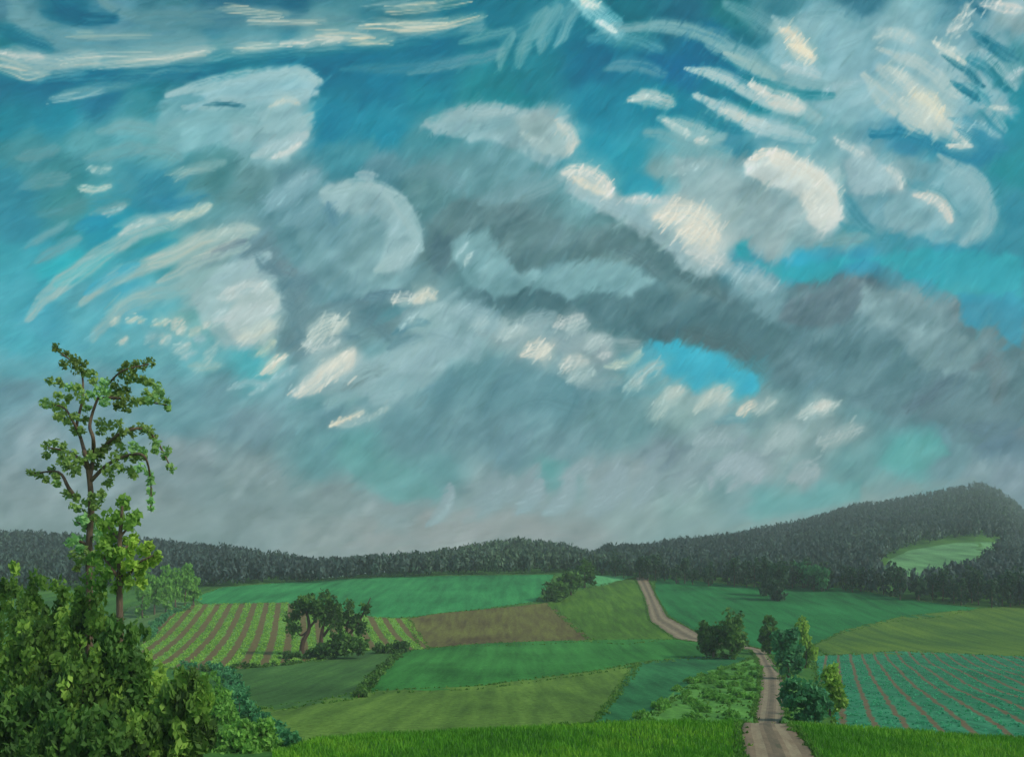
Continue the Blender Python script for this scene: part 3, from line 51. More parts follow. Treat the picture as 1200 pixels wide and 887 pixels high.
SKY_HIGH = [([(-587,566),(-563,558),(-549,554),(-525,556)],5.05,(201,205,188),0.8,0.6),([(-582,581),(-558,576),(-529,574)],5.77,(181,195,190),0.6,0.7),([(-510,567),(-462,570),(-404,574),(-346,581)],4.33,(191,201,190),0.8,0.6),([(-472,564),(-433,566),(-395,572),(-337,583)],3.75,(185,199,190),0.6,0.6),([(-496,599),(-462,599),(-409,600)],3.18,(159,183,172),0.6,0.7),([(-518,526),(-491,531),(-462,538)],3.46,(159,192,192),0.7,0.7),([(-332,629),(-298,627),(-255,623)],3.75,(195,201,182),0.8,0.6),([(-298,615),(-260,614),(-212,615)],3.46,(201,205,188),0.8,0.6),([(-308,584),(-279,586),(-252,589)],3.18,(203,209,192),0.85,0.5),([(-260,589),(-231,591),(-192,595)],7.22,(181,197,190),0.7,0.7),([(-221,598),(-192,599),(-164,599)],4.33,(193,201,186),0.75,0.6),([(-183,591),(-154,591),(-135,593)],4.33,(211,209,184),0.9,0.5),([(-173,608),(-144,611),(-115,608),(-77,612),(-34,623)],4.33,(211,207,182),0.9,0.5),([(-142,626),(-115,628),(-87,631),(-53,639)],4.33,(205,205,182),0.85,0.6),([(-125,603),(-96,607),(-67,610)],3.61,(191,201,186),0.7,0.6),([(-164,631),(-115,639),(-96,643)],4.33,(145,178,176),0.5,0.8),([(5,579),(17,591),(38,601)],3.61,(135,182,183),0.5,0.8),([(77,641),(85,635),(96,631)],7.22,(195,213,204),0.8,0.5),([(96,615),(108,608),(117,603)],4.33,(195,217,214),0.8,0.5),([(135,526),(152,530),(168,527)],5.05,(177,199,196),0.75,0.5),([(171,504),(183,497),(200,488)],5.77,(173,199,196),0.75,0.5),([(207,480),(219,479)],5.77,(195,207,200),0.6,0.6),([(303,605),(318,596),(327,581),(335,574)],12.99,(211,211,192),0.8,0.5),([(313,589),(327,583),(337,576)],5.77,(219,215,192),0.9,0.4),([(306,564),(327,560),(346,554)],8.66,(171,197,198),0.7,0.6),([(269,543),(289,533),(313,526),(327,518)],8.66,(193,205,198),0.85,0.5),([(289,522),(308,519),(322,514)],7.22,(191,203,196),0.7,0.5),([(236,516),(260,506),(289,497)],6.5,(177,197,192),0.75,0.5),([(265,497),(284,493),(308,495)],10.11,(155,190,194),0.7,0.6),([(351,535),(371,543),(395,548)],5.77,(153,186,192),0.5,0.7),([(409,596),(428,601),(452,596)],8.66,(175,197,194),0.6,0.6),([(425,562),(443,548),(462,528),(476,509)],12.99,(187,203,196),0.7,0.6),([(457,531),(472,522),(481,506)],12.99,(209,211,190),0.85,0.45),([(438,526),(457,516),(472,502)],11.55,(187,203,196),0.65,0.6),([(476,591),(496,579),(510,568)],7.22,(195,207,198),0.75,0.5),([(493,603),(508,612),(514,631)],10.11,(187,201,196),0.7,0.6),([(529,634),(549,631),(573,628)],8.66,(195,203,198),0.8,0.5),([(558,552),(568,557),(577,562)],7.22,(160,190,194),0.6,0.6),([(491,475),(505,474),(518,474)],5.77,(187,203,198),0.8,0.5),([(500,504),(529,495),(549,485)],7.22,(145,184,190),0.6,0.7),([(539,518),(558,516)],4.33,(185,203,196),0.7,0.5),([(364,483),(375,475),(395,464)],7.22,(181,199,196),0.7,0.6),([(423,449),(435,439),(438,427)],7.22,(189,203,198),0.75,0.5),([(385,460),(404,447),(428,433)],12.99,(155,188,192),0.5,0.7),([(454,420),(476,415),(489,404),(495,391)],7.22,(199,203,194),0.85,0.5),([(486,449),(515,435),(529,408)],10.11,(134,178,185),0.5,0.7),([(529,398),(529,384),(520,374)],8.66,(132,178,183),0.5,0.7),([(268,460),(289,466),(313,462)],7.22,(211,213,200),0.9,0.45),([(294,461),(318,451),(342,437),(361,416)],14.44,(205,211,200),0.75,0.5),([(332,423),(346,403),(361,398)],12.99,(203,211,202),0.75,0.5),([(337,391),(351,398),(366,408)],7.22,(201,211,204),0.7,0.5),([(183,442),(202,451),(221,454)],7.22,(154,186,188),0.5,0.7),([(130,412),(149,416),(164,412)],8.66,(185,199,196),0.7,0.6),([(164,394),(188,398),(217,387),(229,372)],18.77,(213,213,198),0.85,0.5),([(188,377),(207,372),(226,360)],17.32,(213,213,198),0.8,0.5),([(197,355),(217,350),(236,343)],10.11,(191,201,196),0.7,0.6),([(241,336),(269,331),(294,317)],14.44,(145,180,186),0.6,0.7),([(58,443),(77,447),(101,435),(110,420)],11.55,(201,209,200),0.85,0.5),([(69,439),(87,429),(104,422)],5.77,(211,211,194),0.7,0.5),([(53,500),(67,485),(65,468)],8.66,(181,197,190),0.75,0.5),([(10,490),(24,480),(38,477)],7.22,(162,189,188),0.5,0.6),([(-38,509),(-10,512),(19,508)],7.22,(152,184,186),0.5,0.7),([(-274,519),(-255,526),(-241,522)],5.77,(181,197,188),0.6,0.6),([(-279,475),(-255,477),(-236,485)],11.55,(155,188,192),0.6,0.6),([(-271,461),(-255,466),(-239,477)],4.33,(197,207,202),0.6,0.5),([(-476,449),(-464,445),(-454,450)],7.22,(151,186,184),0.7,0.6),([(-489,427),(-470,425),(-454,429)],5.77,(164,193,186),0.8,0.5),([(-380,435),(-366,445),(-342,449)],3.61,(154,184,178),0.6,0.6),([(-462,398),(-448,400),(-437,406)],5.05,(135,176,179),0.6,0.6),([(-443,374),(-419,387),(-404,389)],5.77,(160,192,190),0.7,0.5),([(-520,307),(-491,329),(-452,354)],5.77,(156,190,188),0.6,0.6),([(-385,391),(-361,398),(-342,408)],7.22,(168,193,182),0.75,0.5),([(-409,339),(-380,352),(-348,370),(-327,377)],7.22,(181,197,186),0.8,0.5),([(-332,374),(-308,383),(-291,379)],8.66,(166,191,186),0.6,0.6),([(-351,350),(-327,360),(-303,377)],4.33,(191,201,190),0.6,0.5),([(-457,283),(-433,302),(-409,307)],4.33,(162,191,182),0.6,0.6),([(-332,302),(-303,314),(-279,317)],10.11,(185,201,198),0.7,0.5),([(-337,278),(-298,285),(-269,293)],12.99,(181,199,198),0.6,0.6),([(-308,256),(-289,264),(-269,273)],10.11,(187,201,190),0.7,0.5),([(-289,237),(-279,244),(-269,254)],7.22,(170,193,180),0.75,0.5),([(-281,218),(-269,227),(-258,237)],8.66,(205,209,194),0.85,0.4),([(-322,199),(-298,208),(-279,206)],5.77,(145,180,184),0.6,0.6),([(-294,194),(-269,211),(-245,225)],5.77,(151,184,188),0.6,0.6),([(-250,194),(-226,211),(-197,230)],8.66,(164,191,192),0.7,0.6),([(-245,193),(-217,211),(-188,230),(-181,240)],12.99,(201,207,196),0.85,0.45),([(-221,216),(-197,233),(-183,240)],8.66,(207,211,198),0.7,0.5),([(-226,254),(-212,269),(-191,275)],15.88,(183,199,192),0.85,0.5),([(-236,252),(-219,246),(-197,254)],7.22,(177,195,192),0.75,0.5),([(-135,300),(-115,302),(-101,302)],8.66,(189,201,194),0.75,0.5),([(-108,300),(-96,307),(-89,302)],10.11,(195,203,190),0.8,0.5),([(-127,271),(-106,283),(-77,295)],8.66,(156,188,190),0.6,0.6),([(-87,278),(-67,288),(-53,293)],11.55,(145,180,184),0.5,0.7),([(-43,273),(-29,275)],11.55,(154,184,186),0.6,0.6),([(-206,159),(-188,165),(-168,175)],4.33,(211,209,188),0.9,0.4),([(-192,158),(-164,167),(-140,179)],5.77,(154,182,180),0.7,0.6),([(-14,259),(0,266),(12,269)],10.11,(162,187,186),0.75,0.5),([(12,240),(24,246),(38,249)],10.11,(205,207,194),0.9,0.4),([(27,237),(34,240),(40,246)],8.66,(195,203,192),0.8,0.5),([(48,271),(67,277),(79,281)],8.66,(181,193,190),0.75,0.5),([(63,266),(72,271),(82,275)],8.66,(166,189,188),0.7,0.5),([(53,225),(69,230),(82,231)],11.55,(191,201,194),0.8,0.5),([(63,211),(77,216),(91,218)],11.55,(158,185,184),0.7,0.6),([(82,246),(96,254),(108,256)],10.11,(164,187,186),0.7,0.6),([(98,237),(111,239)],5.77,(181,193,190),0.7,0.5),([(106,225),(130,230),(144,240)],7.22,(170,193,182),0.75,0.5),([(130,201),(149,216),(168,227)],12.99,(154,184,182),0.75,0.6),([(159,166),(173,187),(188,201)],11.55,(160,187,182),0.8,0.5),([(173,192),(183,196),(192,198)],7.22,(164,189,184),0.7,0.5),([(207,177),(226,192),(241,201)],11.55,(170,191,183),0.85,0.5),([(231,194),(245,189)],10.11,(166,189,184),0.7,0.6),([(255,172),(265,179),(274,185)],7.22,(201,203,188),0.9,0.4),([(274,175),(289,182),(296,185)],10.11,(158,183,180),0.7,0.6),([(325,169),(342,177),(364,183)],10.11,(170,191,187),0.85,0.5),([(342,179),(356,183)],7.22,(187,197,190),0.7,0.5),([(346,139),(371,148),(393,155)],11.55,(150,173,172),0.8,0.6),([(289,139),(308,148),(320,146)],14.44,(152,177,178),0.8,0.5),([(281,125),(291,134),(300,141)],5.77,(150,175,176),0.7,0.5),([(207,139),(231,146),(246,143)],12.99,(144,170,174),0.75,0.6),([(197,121),(212,131),(226,139)],7.22,(140,166,170),0.6,0.6),([(236,105),(260,115),(279,110)],15.88,(146,170,176),0.8,0.5),([(245,86),(258,98),(269,108)],8.66,(142,166,172),0.7,0.5),([(313,102),(332,112),(342,112)],12.99,(142,167,170),0.8,0.5),([(318,98),(332,100),(342,104)],8.66,(138,164,168),0.7,0.6),([(183,73),(197,89),(204,98)],12.99,(132,160,164),0.7,0.6),([(223,86),(226,95),(221,102)],4.33,(139,162,169),0.6,0.5),([(-91,47),(-75,62),(-67,81)],4.33,(146,174,180),0.6,0.5),([(-63,350),(-56,358),(-50,365)],2.89,(155,190,194),0.7,0.4),([(-53,339),(-50,348),(-46,352)],3.61,(169,197,196),0.7,0.4),([(-164,427),(-149,422),(-125,403),(-112,381)],5.77,(158,188,190),0.6,0.5),([(-140,336),(-120,352),(-110,365)],11.55,(149,182,186),0.6,0.6),([(-255,427),(-241,435),(-231,442)],4.33,(137,176,183),0.6,0.5),([(-279,413),(-260,418),(-236,432)],12.99,(122,166,175),0.5,0.7),([(-435,275),(-423,281)],4.33,(181,197,184),0.7,0.5),([(-452,275),(-445,280)],5.77,(166,191,182),0.7,0.5),([(-441,251),(-435,258)],5.77,(166,191,184),0.7,0.5),([(-404,273),(-390,279)],5.77,(170,191,178),0.75,0.5),([(-383,269),(-373,277)],8.66,(185,195,184),0.75,0.5),([(-397,252),(-387,260)],7.22,(164,189,184),0.75,0.5),([(-377,262),(-370,269)],5.77,(170,191,183),0.7,0.5),([(-364,260),(-352,269)],5.77,(166,189,180),0.7,0.5),([(-379,243),(-366,250)],8.66,(164,191,188),0.7,0.5),([(-348,269),(-343,275)],5.77,(170,191,185),0.7,0.5),([(-348,237),(-335,246)],8.66,(152,182,180),0.6,0.6),([(-364,225),(-332,227)],8.66,(145,178,174),0.6,0.6),([(-414,254),(-404,262)],7.22,(145,180,182),0.5,0.6),([(-422,275),(-416,279)],4.33,(154,184,176),0.6,0.5),([(-358,256),(-346,258)],5.77,(145,180,186),0.6,0.6),([(-375,234),(-356,243)],4.33,(150,182,184),0.6,0.6),([(6,60),(21,76),(31,94)],10.11,(135,162,170),0.75,0.6),([(39,60),(58,73),(67,94)],11.55,(138,165,172),0.75,0.6),([(53,98),(75,110),(87,115)],10.11,(136,162,169),0.7,0.6),([(87,62),(112,81),(123,108)],14.44,(137,162,169),0.75,0.6),([(137,69),(150,87),(156,104)],12.99,(133,160,166),0.65,0.7),([(-24,62),(-8,81),(0,100)],10.11,(131,158,166),0.65,0.7),([(233,110),(256,117),(277,104)],12.99,(146,170,176),0.8,0.5),([(192,100),(204,110),(212,119)],10.11,(129,156,162),0.6,0.7),([(-38,57),(-24,71),(-19,86)],8.66,(127,154,162),0.6,0.7),([(445,175),(470,191),(487,208)],5.77,(71,103,117),0.6,0.7),([(457,167),(486,187),(508,206)],5.77,(74,108,120),0.55,0.7),([(327,187),(337,206),(361,216)],8.66,(88,134,144),0.4,0.9)]
EDGE_TREES = [(42.7,420.4,0,0.91),(48.1,412.4,1,0.94),(51,404.4,2,0.84),(57.4,398.8,3,0.89),(60.8,396.1,3,0.95),(64.6,398.9,3,1.01),(69,400.5,2,0.93),(71.7,386.8,0,0.86),(75.8,389.2,3,0.96),(78.5,385.1,2,0.85),(84.1,379.5,0,0.96),(87.7,387.7,1,0.82),(92.9,382.1,1,0.84),(94.7,377.7,3,1.06),(99,373.9,3,0.96),(102,373.3,1,1.05),(107.5,370.3,0,1.01),(108,363.2,0,0.89),(111,364.9,1,0.97),(116.1,367,1,0.91),(121.1,366.8,1,1.03),(121.5,357,2,0.85),(125.5,356.6,1,0.97),(128.3,360.7,0,0.91),(134.7,357.8,0,1.02),(135.4,352.6,3,0.86),(139.8,355.3,0,0.95),(143.2,352.3,0,1.02),(144.7,345.3,1,0.83),(146.4,339.7,1,1.12),(145.5,332.2,3,1.05),(152.9,335,2,0.83),(152.1,331.6,2,1.09),(158.5,334,0,1.01),(160.7,330.6,3,1),(161.9,324.8,1,0.86),(162.1,320,1,0.81),(169,325.9,1,1.13),(169,321.2,3,1.07),(170.4,314.9,3,0.87),(176,318.2,1,0.93),(178.5,317.6,3,1.09),(185.5,323.9,1,1.14),(184.3,315.3,3,1.03),(189.9,317.1,2,0.89),(190,315.7,0,0.92)]
MID_TREES = [{'name':'broad_tree','label':'dark round topped tree with a leaning forked red brown trunk','cat':'tree','x':-50.16,'y':211,'crowns':[(3.45,0.07,12.58,4.87,2.64,34,0.1,0.6),(-0.2,0.63,11.57,2.44,2.03,14,0.1,0.5),(-1.83,0.08,9.33,1.62,1.42,8,0.2,0.6),(-1.62,-0.23,6.89,1.42,1.22,7,0.2,0.6),(7.51,0.72,10.55,2.03,2.03,12,0.1,0.5)],'limbs':[([(0,0,-0.82),(0.41,-0.14,3.24),(1.83,-0.05,6.08),(1.62,0.08,8.93),(1.02,-0.34,11.36)],[0.65,0.55,0.45,0.35,0.24]),([(1.83,0,6.08),(-0.2,0.28,4.86),(-1.62,0.4,6.69)],[0.3,0.22,0.14]),([(1.83,0,6.49),(3.86,0.19,9.33),(4.67,0.08,11.77)],[0.32,0.24,0.16])],'leaf':'dark','size':0.62,'clump':1.5,'seed':31,'red':True},{'name':'broad_tree','label':'dark tree with twin dark trunks, middle of the clump','cat':'tree','x':-45.19,'y':211.5,'crowns':[(1.22,-0.04,9.36,3.05,2.85,24,0.1,0.55),(-0.81,0.27,10.58,2.04,1.83,10,0.1,0.5)],'limbs':[([(0,0,-0.82),(-0.2,-0.79,3.66),(0.2,-0.03,7.32),(0.81,0.06,10.17)],[0.61,0.47,0.34,0.2]),([(0.2,0,4.68),(2.04,-0.5,7.32),(2.85,0.11,9.36)],[0.37,0.26,0.16])],'leaf':'dark','size':0.62,'clump':1.5,'seed':32,'red':True},{'name':'forked_tree','label':'thin dark tree with two upswept arms, right of the clump','cat':'tree','x':-40.79,'y':216.25,'crowns':[(1.04,-0.04,11.21,1.04,1.87,8,0.2,0.6),(5,-0.01,11.21,1.04,2.08,9,0.2,0.6),(3.12,0.03,7.88,1.87,1.67,12,0.1,0.6),(4.16,0.17,6.01,1.87,1.25,9,0.2,0.7),(-0.42,0.14,7.47,2.08,2.29,14,0.1,0.5)],'limbs':[([(0,0,-0.86),(0.21,-0.26,3.72),(0.83,-0.03,7.88),(1.25,-0.05,12.88)],[0.54,0.4,0.26,0.12]),([(0.21,0,3.72),(2.91,0.01,7.05),(4.79,-0.15,10.38),(6.24,0.24,13.71)],[0.42,0.31,0.21,0.1])],'leaf':'dark','size':0.55,'clump':1.2,'seed':33,'red':True},{'name':'shrub','label':'low dark thicket at the feet of the tree clump','cat':'bush','x':-42.38,'y':202,'crowns':[(0.58,0.39,1.94,5.05,1.75,40,0.15,0.7),(3.89,0.46,3.88,3.11,2.72,26,0.2,0.7),(-6.22,0.57,0.58,3.5,0.97,16,0.1,0.5),(7.39,0.45,2.91,1.94,1.56,12,0.2,0.6)],'limbs':[([(0.58,0,-0.59),(0.58,-0.11,1.45),(0.78,-0.15,2.91)],[0.19,0.13,0.06])],'leaf':'dark','size':0.6,'clump':1.3,'seed':34},{'name':'shrub','label':'dark rounded bush at the corner of pasture and long meadow','cat':'bush','x':-29.38,'y':216.5,'crowns':[(-0.83,-0.12,0.82,3.54,1.04,20,0.15,0.6),(2.29,0.17,1.65,1.88,1.04,12,0.1,0.5)],'limbs':[([(-0.21,0,-0.64),(-0.21,-0.03,0.72),(0,0.25,1.44)],[0.17,0.11,0.05])],'leaf':'dark','size':0.6,'clump':1.1,'seed':35},{'name':'leafy_tree','label':'dark green bushy tree, lowest of the row climbing to the ridge','cat':'tree','x':16.6,'y':331.75,'crowns':[(0,0.5,3.8,4.79,3.83,30,0.2,0.7)],'limbs':[([(0,0,-0.99),(0,-0.11,2.2),(0.32,0.24,4.44)],[0.51,0.33,0.15])],'leaf':'dark','size':1,'clump':1.8,'seed':41},{'name':'leafy_tree','label':'dark green bushy tree in the middle of the row climbing to the ridge','cat':'tree','x':22.96,'y':345.75,'crowns':[(0,-0.12,4.96,4.33,4.66,30,0.2,0.7)],'limbs':[([(0,0,-1.03),(0,-0.32,2.8),(0.33,-0.32,5.63)],[0.53,0.35,0.16])],'leaf':'dark','size':1,'clump':1.8,'seed':42},{'name':'leafy_tree','label':'dark upright tree at the top of the row climbing to the ridge','cat':'tree','x':30.35,'y':371,'crowns':[(0.36,-0.1,6.41,3.39,5,26,0.15,0.6)],'limbs':[([(0,0,-1.08),(0,-0.47,3.56),(0.36,0.12,7.13)],[0.57,0.37,0.17])],'leaf':'dark','size':1,'clump':1.8,'seed':43},{'name':'slim_tree','label':'slim light green tree nearest the foreground shrubs, end of its row','cat':'tree','x':-122.32,'y':293.5,'crowns':[(0,0.45,8.45,2.26,7.63,30,0.2,0.75)],'limbs':[([(0,0,-0.87),(0,-0.29,4.22),(0.28,-0.08,8.45)],[0.34,0.22,0.1])],'leaf':'bank','size':0.8,'clump':1.5,'seed':60,'up':0.9,'group':'row of slim trees by the far meadow'},{'name':'slim_tree','label':'slim green tree, second in the row from the foreground shrubs','cat':'tree','x':-120.98,'y':300,'crowns':[(0,0.46,8.08,2.02,6.64,30,0.2,0.75)],'limbs':[([(0,0,-0.87),(0,0.09,4.04),(0.29,0.05,8.08)],[0.35,0.23,0.1])],'leaf':'bank','size':0.8,'clump':1.5,'seed':61,'up':0.9,'group':'row of slim trees by the far meadow'},{'name':'slim_tree','label':'slim green tree, third in the row from the foreground shrubs','cat':'tree','x':-119.38,'y':305.5,'crowns':[(0,-0.08,7.91,2.06,7.06,30,0.2,0.75)],'limbs':[([(0,0,-0.91),(0,0.25,3.94),(0.29,0.08,7.91)],[0.35,0.23,0.11])],'leaf':'bank','size':0.8,'clump':1.5,'seed':62,'up':0.9,'group':'row of slim trees by the far meadow'},{'name':'slim_tree','label':'slim green tree, third from the meadow end of its row','cat':'tree','x':-118.03,'y':311.25,'crowns':[(0,-0.33,7.77,2.1,7.49,30,0.2,0.75)],'limbs':[([(0,0,-0.91),(0,-0.61,3.88),(0.3,-0.67,7.77)],[0.36,0.23,0.11])],'leaf':'bank','size':0.8,'clump':1.5,'seed':63,'up':0.9,'group':'row of slim trees by the far meadow'},{'name':'slim_tree','label':'slim tree, tallest at the meadow end of its row','cat':'tree','x':-116.3,'y':315.5,'crowns':[(0,0.2,7.57,2.13,7.9,30,0.2,0.75)],'limbs':[([(0,0,-0.93),(0,-0.07,3.77),(0.3,0.36,7.57)],[0.36,0.24,0.11])],'leaf':'bank','size':0.8,'clump':1.5,'seed':64,'up':0.9,'group':'row of slim trees by the far meadow'},{'name':'slim_tree','label':'short slim tree, last of the row beside the far meadow','cat':'tree','x':-115.51,'y':321.75,'crowns':[(0,0.15,5.26,1.86,5.57,30,0.2,0.75)],'limbs':[([(0,0,-0.93),(0,-0.32,2.63),(0.31,0.07,5.26)],[0.37,0.24,0.11])],'leaf':'bank','size':0.8,'clump':1.5,'seed':65,'up':0.9,'group':'row of slim trees by the far meadow'},{'name':'leafy_tree','label':'dark grey green spreading tree left of the track dip, left of a pair','cat':'tree','x':45.94,'y':202.25,'crowns':[(-0.58,0.36,4.46,2.73,3.89,46,0.1,0.6),(-1.95,-0.27,5.63,1.56,2.14,14,0.1,0.6)],'limbs':[([(0,0,-0.6),(0,-0.13,2.22),(0.19,0.44,4.46)],[0.31,0.2,0.09])],'leaf':'dark','size':0.62,'clump':1.2,'seed':71},{'name':'leafy_tree','label':'dark olive green tree left of the track dip, right of a pair','cat':'tree','x':49.66,'y':200,'crowns':[(0,-0.52,5.38,2.89,5,60,0.2,0.7)],'limbs':[([(0,0,-0.59),(0,-0.27,2.69),(0.19,0.26,5.38)],[0.31,0.2,0.09])],'leaf':'dark','size':0.62,'clump':1.2,'seed':72},{'name':'leafy_tree','label':'small upright dark green tree right of the track at the dip','cat':'tree','x':61.84,'y':212.75,'crowns':[(-0.2,0.06,4.7,2.25,4.3,44,0.2,0.7)],'limbs':[([(0,0,-0.83),(0,-0.29,2.24),(0.2,-0.36,4.7)],[0.33,0.21,0.1])],'leaf':'dark','size':0.62,'clump':1.1,'seed':73},{'name':'leafy_tree','label':'large blue green tree right of the track with a bright neighbour','cat':'tree','x':46.39,'y':148.75,'crowns':[(0.14,0.14,4.43,2,4.44,56,0.1,0.6),(-1.15,0.36,6.29,1.15,2,14,0.1,0.6)],'limbs':[([(0,0,-0.58),(0,0.21,2.14),(0.14,0.1,4.43)],[0.29,0.19,0.09])],'leaf':'teal','size':0.5,'clump':0.95,'seed':74},{'name':'poplar_tree','label':'narrow tree with sunlight put into its olive leaf tones, by the cabbage field corner','cat':'tree','x':59.1,'y':178.5,'crowns':[(-0.52,0.45,7.9,1.29,1.89,24,0.55,1),(0.17,0.09,5.15,1.03,1.72,18,0.5,0.9),(1.03,-0.25,3.26,1.03,1.55,16,0.55,1),(0.17,0.61,1.37,0.86,1.37,10,0.3,0.8)],'limbs':[([(0,0,-0.86),(0,-0.31,2.57),(0.17,-0.03,5.49)],[0.21,0.13,0.06])],'leaf':'olive','size':0.5,'clump':0.9,'seed':75,'up':0.7},{'name':'bush','label':'broad blue green bush right of the track above the near grass','cat':'bush','x':28.88,'y':85.25,'crowns':[(-0.08,-0.02,1.79,1.72,1.97,66,0.1,0.6),(-1.81,0.43,2.77,0.98,1.31,24,0.15,0.6)],'limbs':[([(0,0,-0.43),(0,-0.19,0.72),(0.08,-0.07,1.62)],[0.16,0.11,0.05])],'leaf':'teal','size':0.32,'clump':0.62,'seed':76},{'name':'poplar_tree','label':'small tree with a sunlit tone put into its olive leaves, over the blue green bush by the cabbage field','cat':'tree','x':33.3,'y':92.75,'crowns':[(-0.09,-0.53,4.11,0.58,1.25,26,0.45,0.95),(0.45,0.1,2.32,0.62,0.89,18,0.45,0.9),(0.98,0.13,1.25,0.62,0.71,16,0.55,1)],'limbs':[([(0,0,-0.63),(0,0.16,1.52),(0.09,-0.23,3.39)],[0.12,0.08,0.03])],'leaf':'olive','size':0.34,'clump':0.62,'seed':77,'up':0.6},{'name':'round_bush','label':'large rounded light green bush ringed by a dark hedge','cat':'bush','x':-30.75,'y':88.75,'crowns':[(0,0.07,1.19,2.65,3.08,170,0.35,0.75),(-1.88,-0.27,0.85,1.45,2.56,60,0.3,0.7),(1.88,-0.14,0.68,1.2,2.22,50,0.3,0.7)],'limbs':[([(0,0,-0.61),(0,-0.02,0.68),(0.09,0.32,1.7)],[0.13,0.08,0.04])],'leaf':'bank','size':0.3,'clump':0.6,'seed':78,'per':34,'up':0.6},{'name':'round_bush','label':'large rounded light green bush in front of the lower hedge','cat':'bush','x':-19.95,'y':66,'crowns':[(0,-0.13,0,2.41,2.29,230,0.4,0.85),(-0.13,0.05,-1.39,2.92,1.27,90,0.3,0.7),(-1.91,-0.25,-0.12,1.27,1.78,70,0.35,0.8),(2.03,-0.17,-0.5,1.02,1.4,50,0.35,0.75)],'limbs':[([(0,0,-1.08),(0,-0.18,-0.06),(0.06,-0.04,0.77)],[0.1,0.06,0.03])],'leaf':'bank','size':0.24,'clump':0.46,'seed':79,'per':34,'up':0.6},{'name':'fir_tree','label':'tall dark tree standing out in front of the right hand wood','cat':'tree','x':99,'y':330.75,'crowns':[(0,0.23,6.36,3.18,7.64,60,0.1,0.5)],'limbs':[([(0,0,-0.96),(0,-0.28,4.13),(0.32,0.18,8.27)],[0.51,0.33,0.15])],'leaf':'edge','size':0.9,'clump':1.5,'seed':81,'up':0.9},{'name':'fir_tree','label':'dark tree close behind the one standing out from the wood','cat':'tree','x':99.45,'y':346.75,'crowns':[(0,-0.29,7.66,3,6.67,36,0.1,0.5)],'limbs':[([(0,0,-1.02),(0,0.08,3.66),(0.33,-0.14,7.33)],[0.53,0.35,0.16])],'leaf':'edge','size':0.9,'clump':1.5,'seed':82,'up':0.9},{'name':'woodland_tree','label':'blue green tree, first of four at the upland field edge','cat':'tree','x':118.31,'y':372.5,'crowns':[(0,-0.09,5.37,2.51,4.66,26,0.1,0.6)],'limbs':[([(0,0,-1.44),(0,-0.1,2.5),(0.36,0.27,5.37)],[0.36,0.23,0.11])],'leaf':'teal','size':0.9,'clump':1.5,'seed':83,'up':0.9},{'name':'woodland_tree','label':'blue green tree, second of four at the upland field edge','cat':'tree','x':120.29,'y':366.5,'crowns':[(0,0.07,6.32,2.47,4.59,26,0.1,0.6)],'limbs':[([(0,0,-1.44),(0,0.26,2.96),(0.35,-0.1,6.32)],[0.35,0.23,0.11])],'leaf':'teal','size':0.9,'clump':1.5,'seed':84,'up':0.9},{'name':'woodland_tree','label':'blue green tree, third of four at the upland field edge','cat':'tree','x':122.22,'y':360.75,'crowns':[(0,-0.08,5.89,2.43,4.51,26,0.1,0.6)],'limbs':[([(0,0,-1.4),(0,0.4,2.76),(0.35,-0.42,5.89)],[0.35,0.23,0.1])],'leaf':'teal','size':0.9,'clump':1.5,'seed':85,'up':0.9},{'name':'woodland_tree','label':'blue green tree, last of four at the upland field edge','cat':'tree','x':124.2,'y':355.5,'crowns':[(0,-0.27,5.47,2.4,4.45,26,0.1,0.6)],'limbs':[([(0,0,-1.37),(0,-0.05,2.56),(0.34,0.45,5.47)],[0.34,0.22,0.1])],'leaf':'teal','size':0.9,'clump':1.5,'seed':86,'up':0.9}]  # both poplars: light from the right is put into their olive leaf tones
HEDGES = [('dark blue green hedge curving round the big rounded bush',[(-62.66,165.25),(-64.33,178.25),(-60.13,177.5),(-50.87,158.25),(-39.92,128),(-30.09,98)],1.3,1.9,'teal',91),('dark blue green hedge running down behind the lower rounded bush',[(-28.72,96.25),(-24,86),(-19.24,73.5),(-16.26,66)],0.95,1.5,'teal',92),('dark diagonal hedge between pasture and long meadow',[(-27.1,223.5),(-25.96,186),(-22.73,145.75),(-20.23,116.75)],1.1,1.1,'dark',93),('low dark hedge below the strip field',[(-63.64,171.75),(-55.34,174.25),(-47.43,182.5),(-45.05,188.75)],1.1,1.3,'dark',94),('blue green hedge along the low side of the slim trees',[(-113.33,311.5),(-116.17,301.75),(-111.21,277.75),(-100.67,243.25)],1.6,2,'teal',95)]
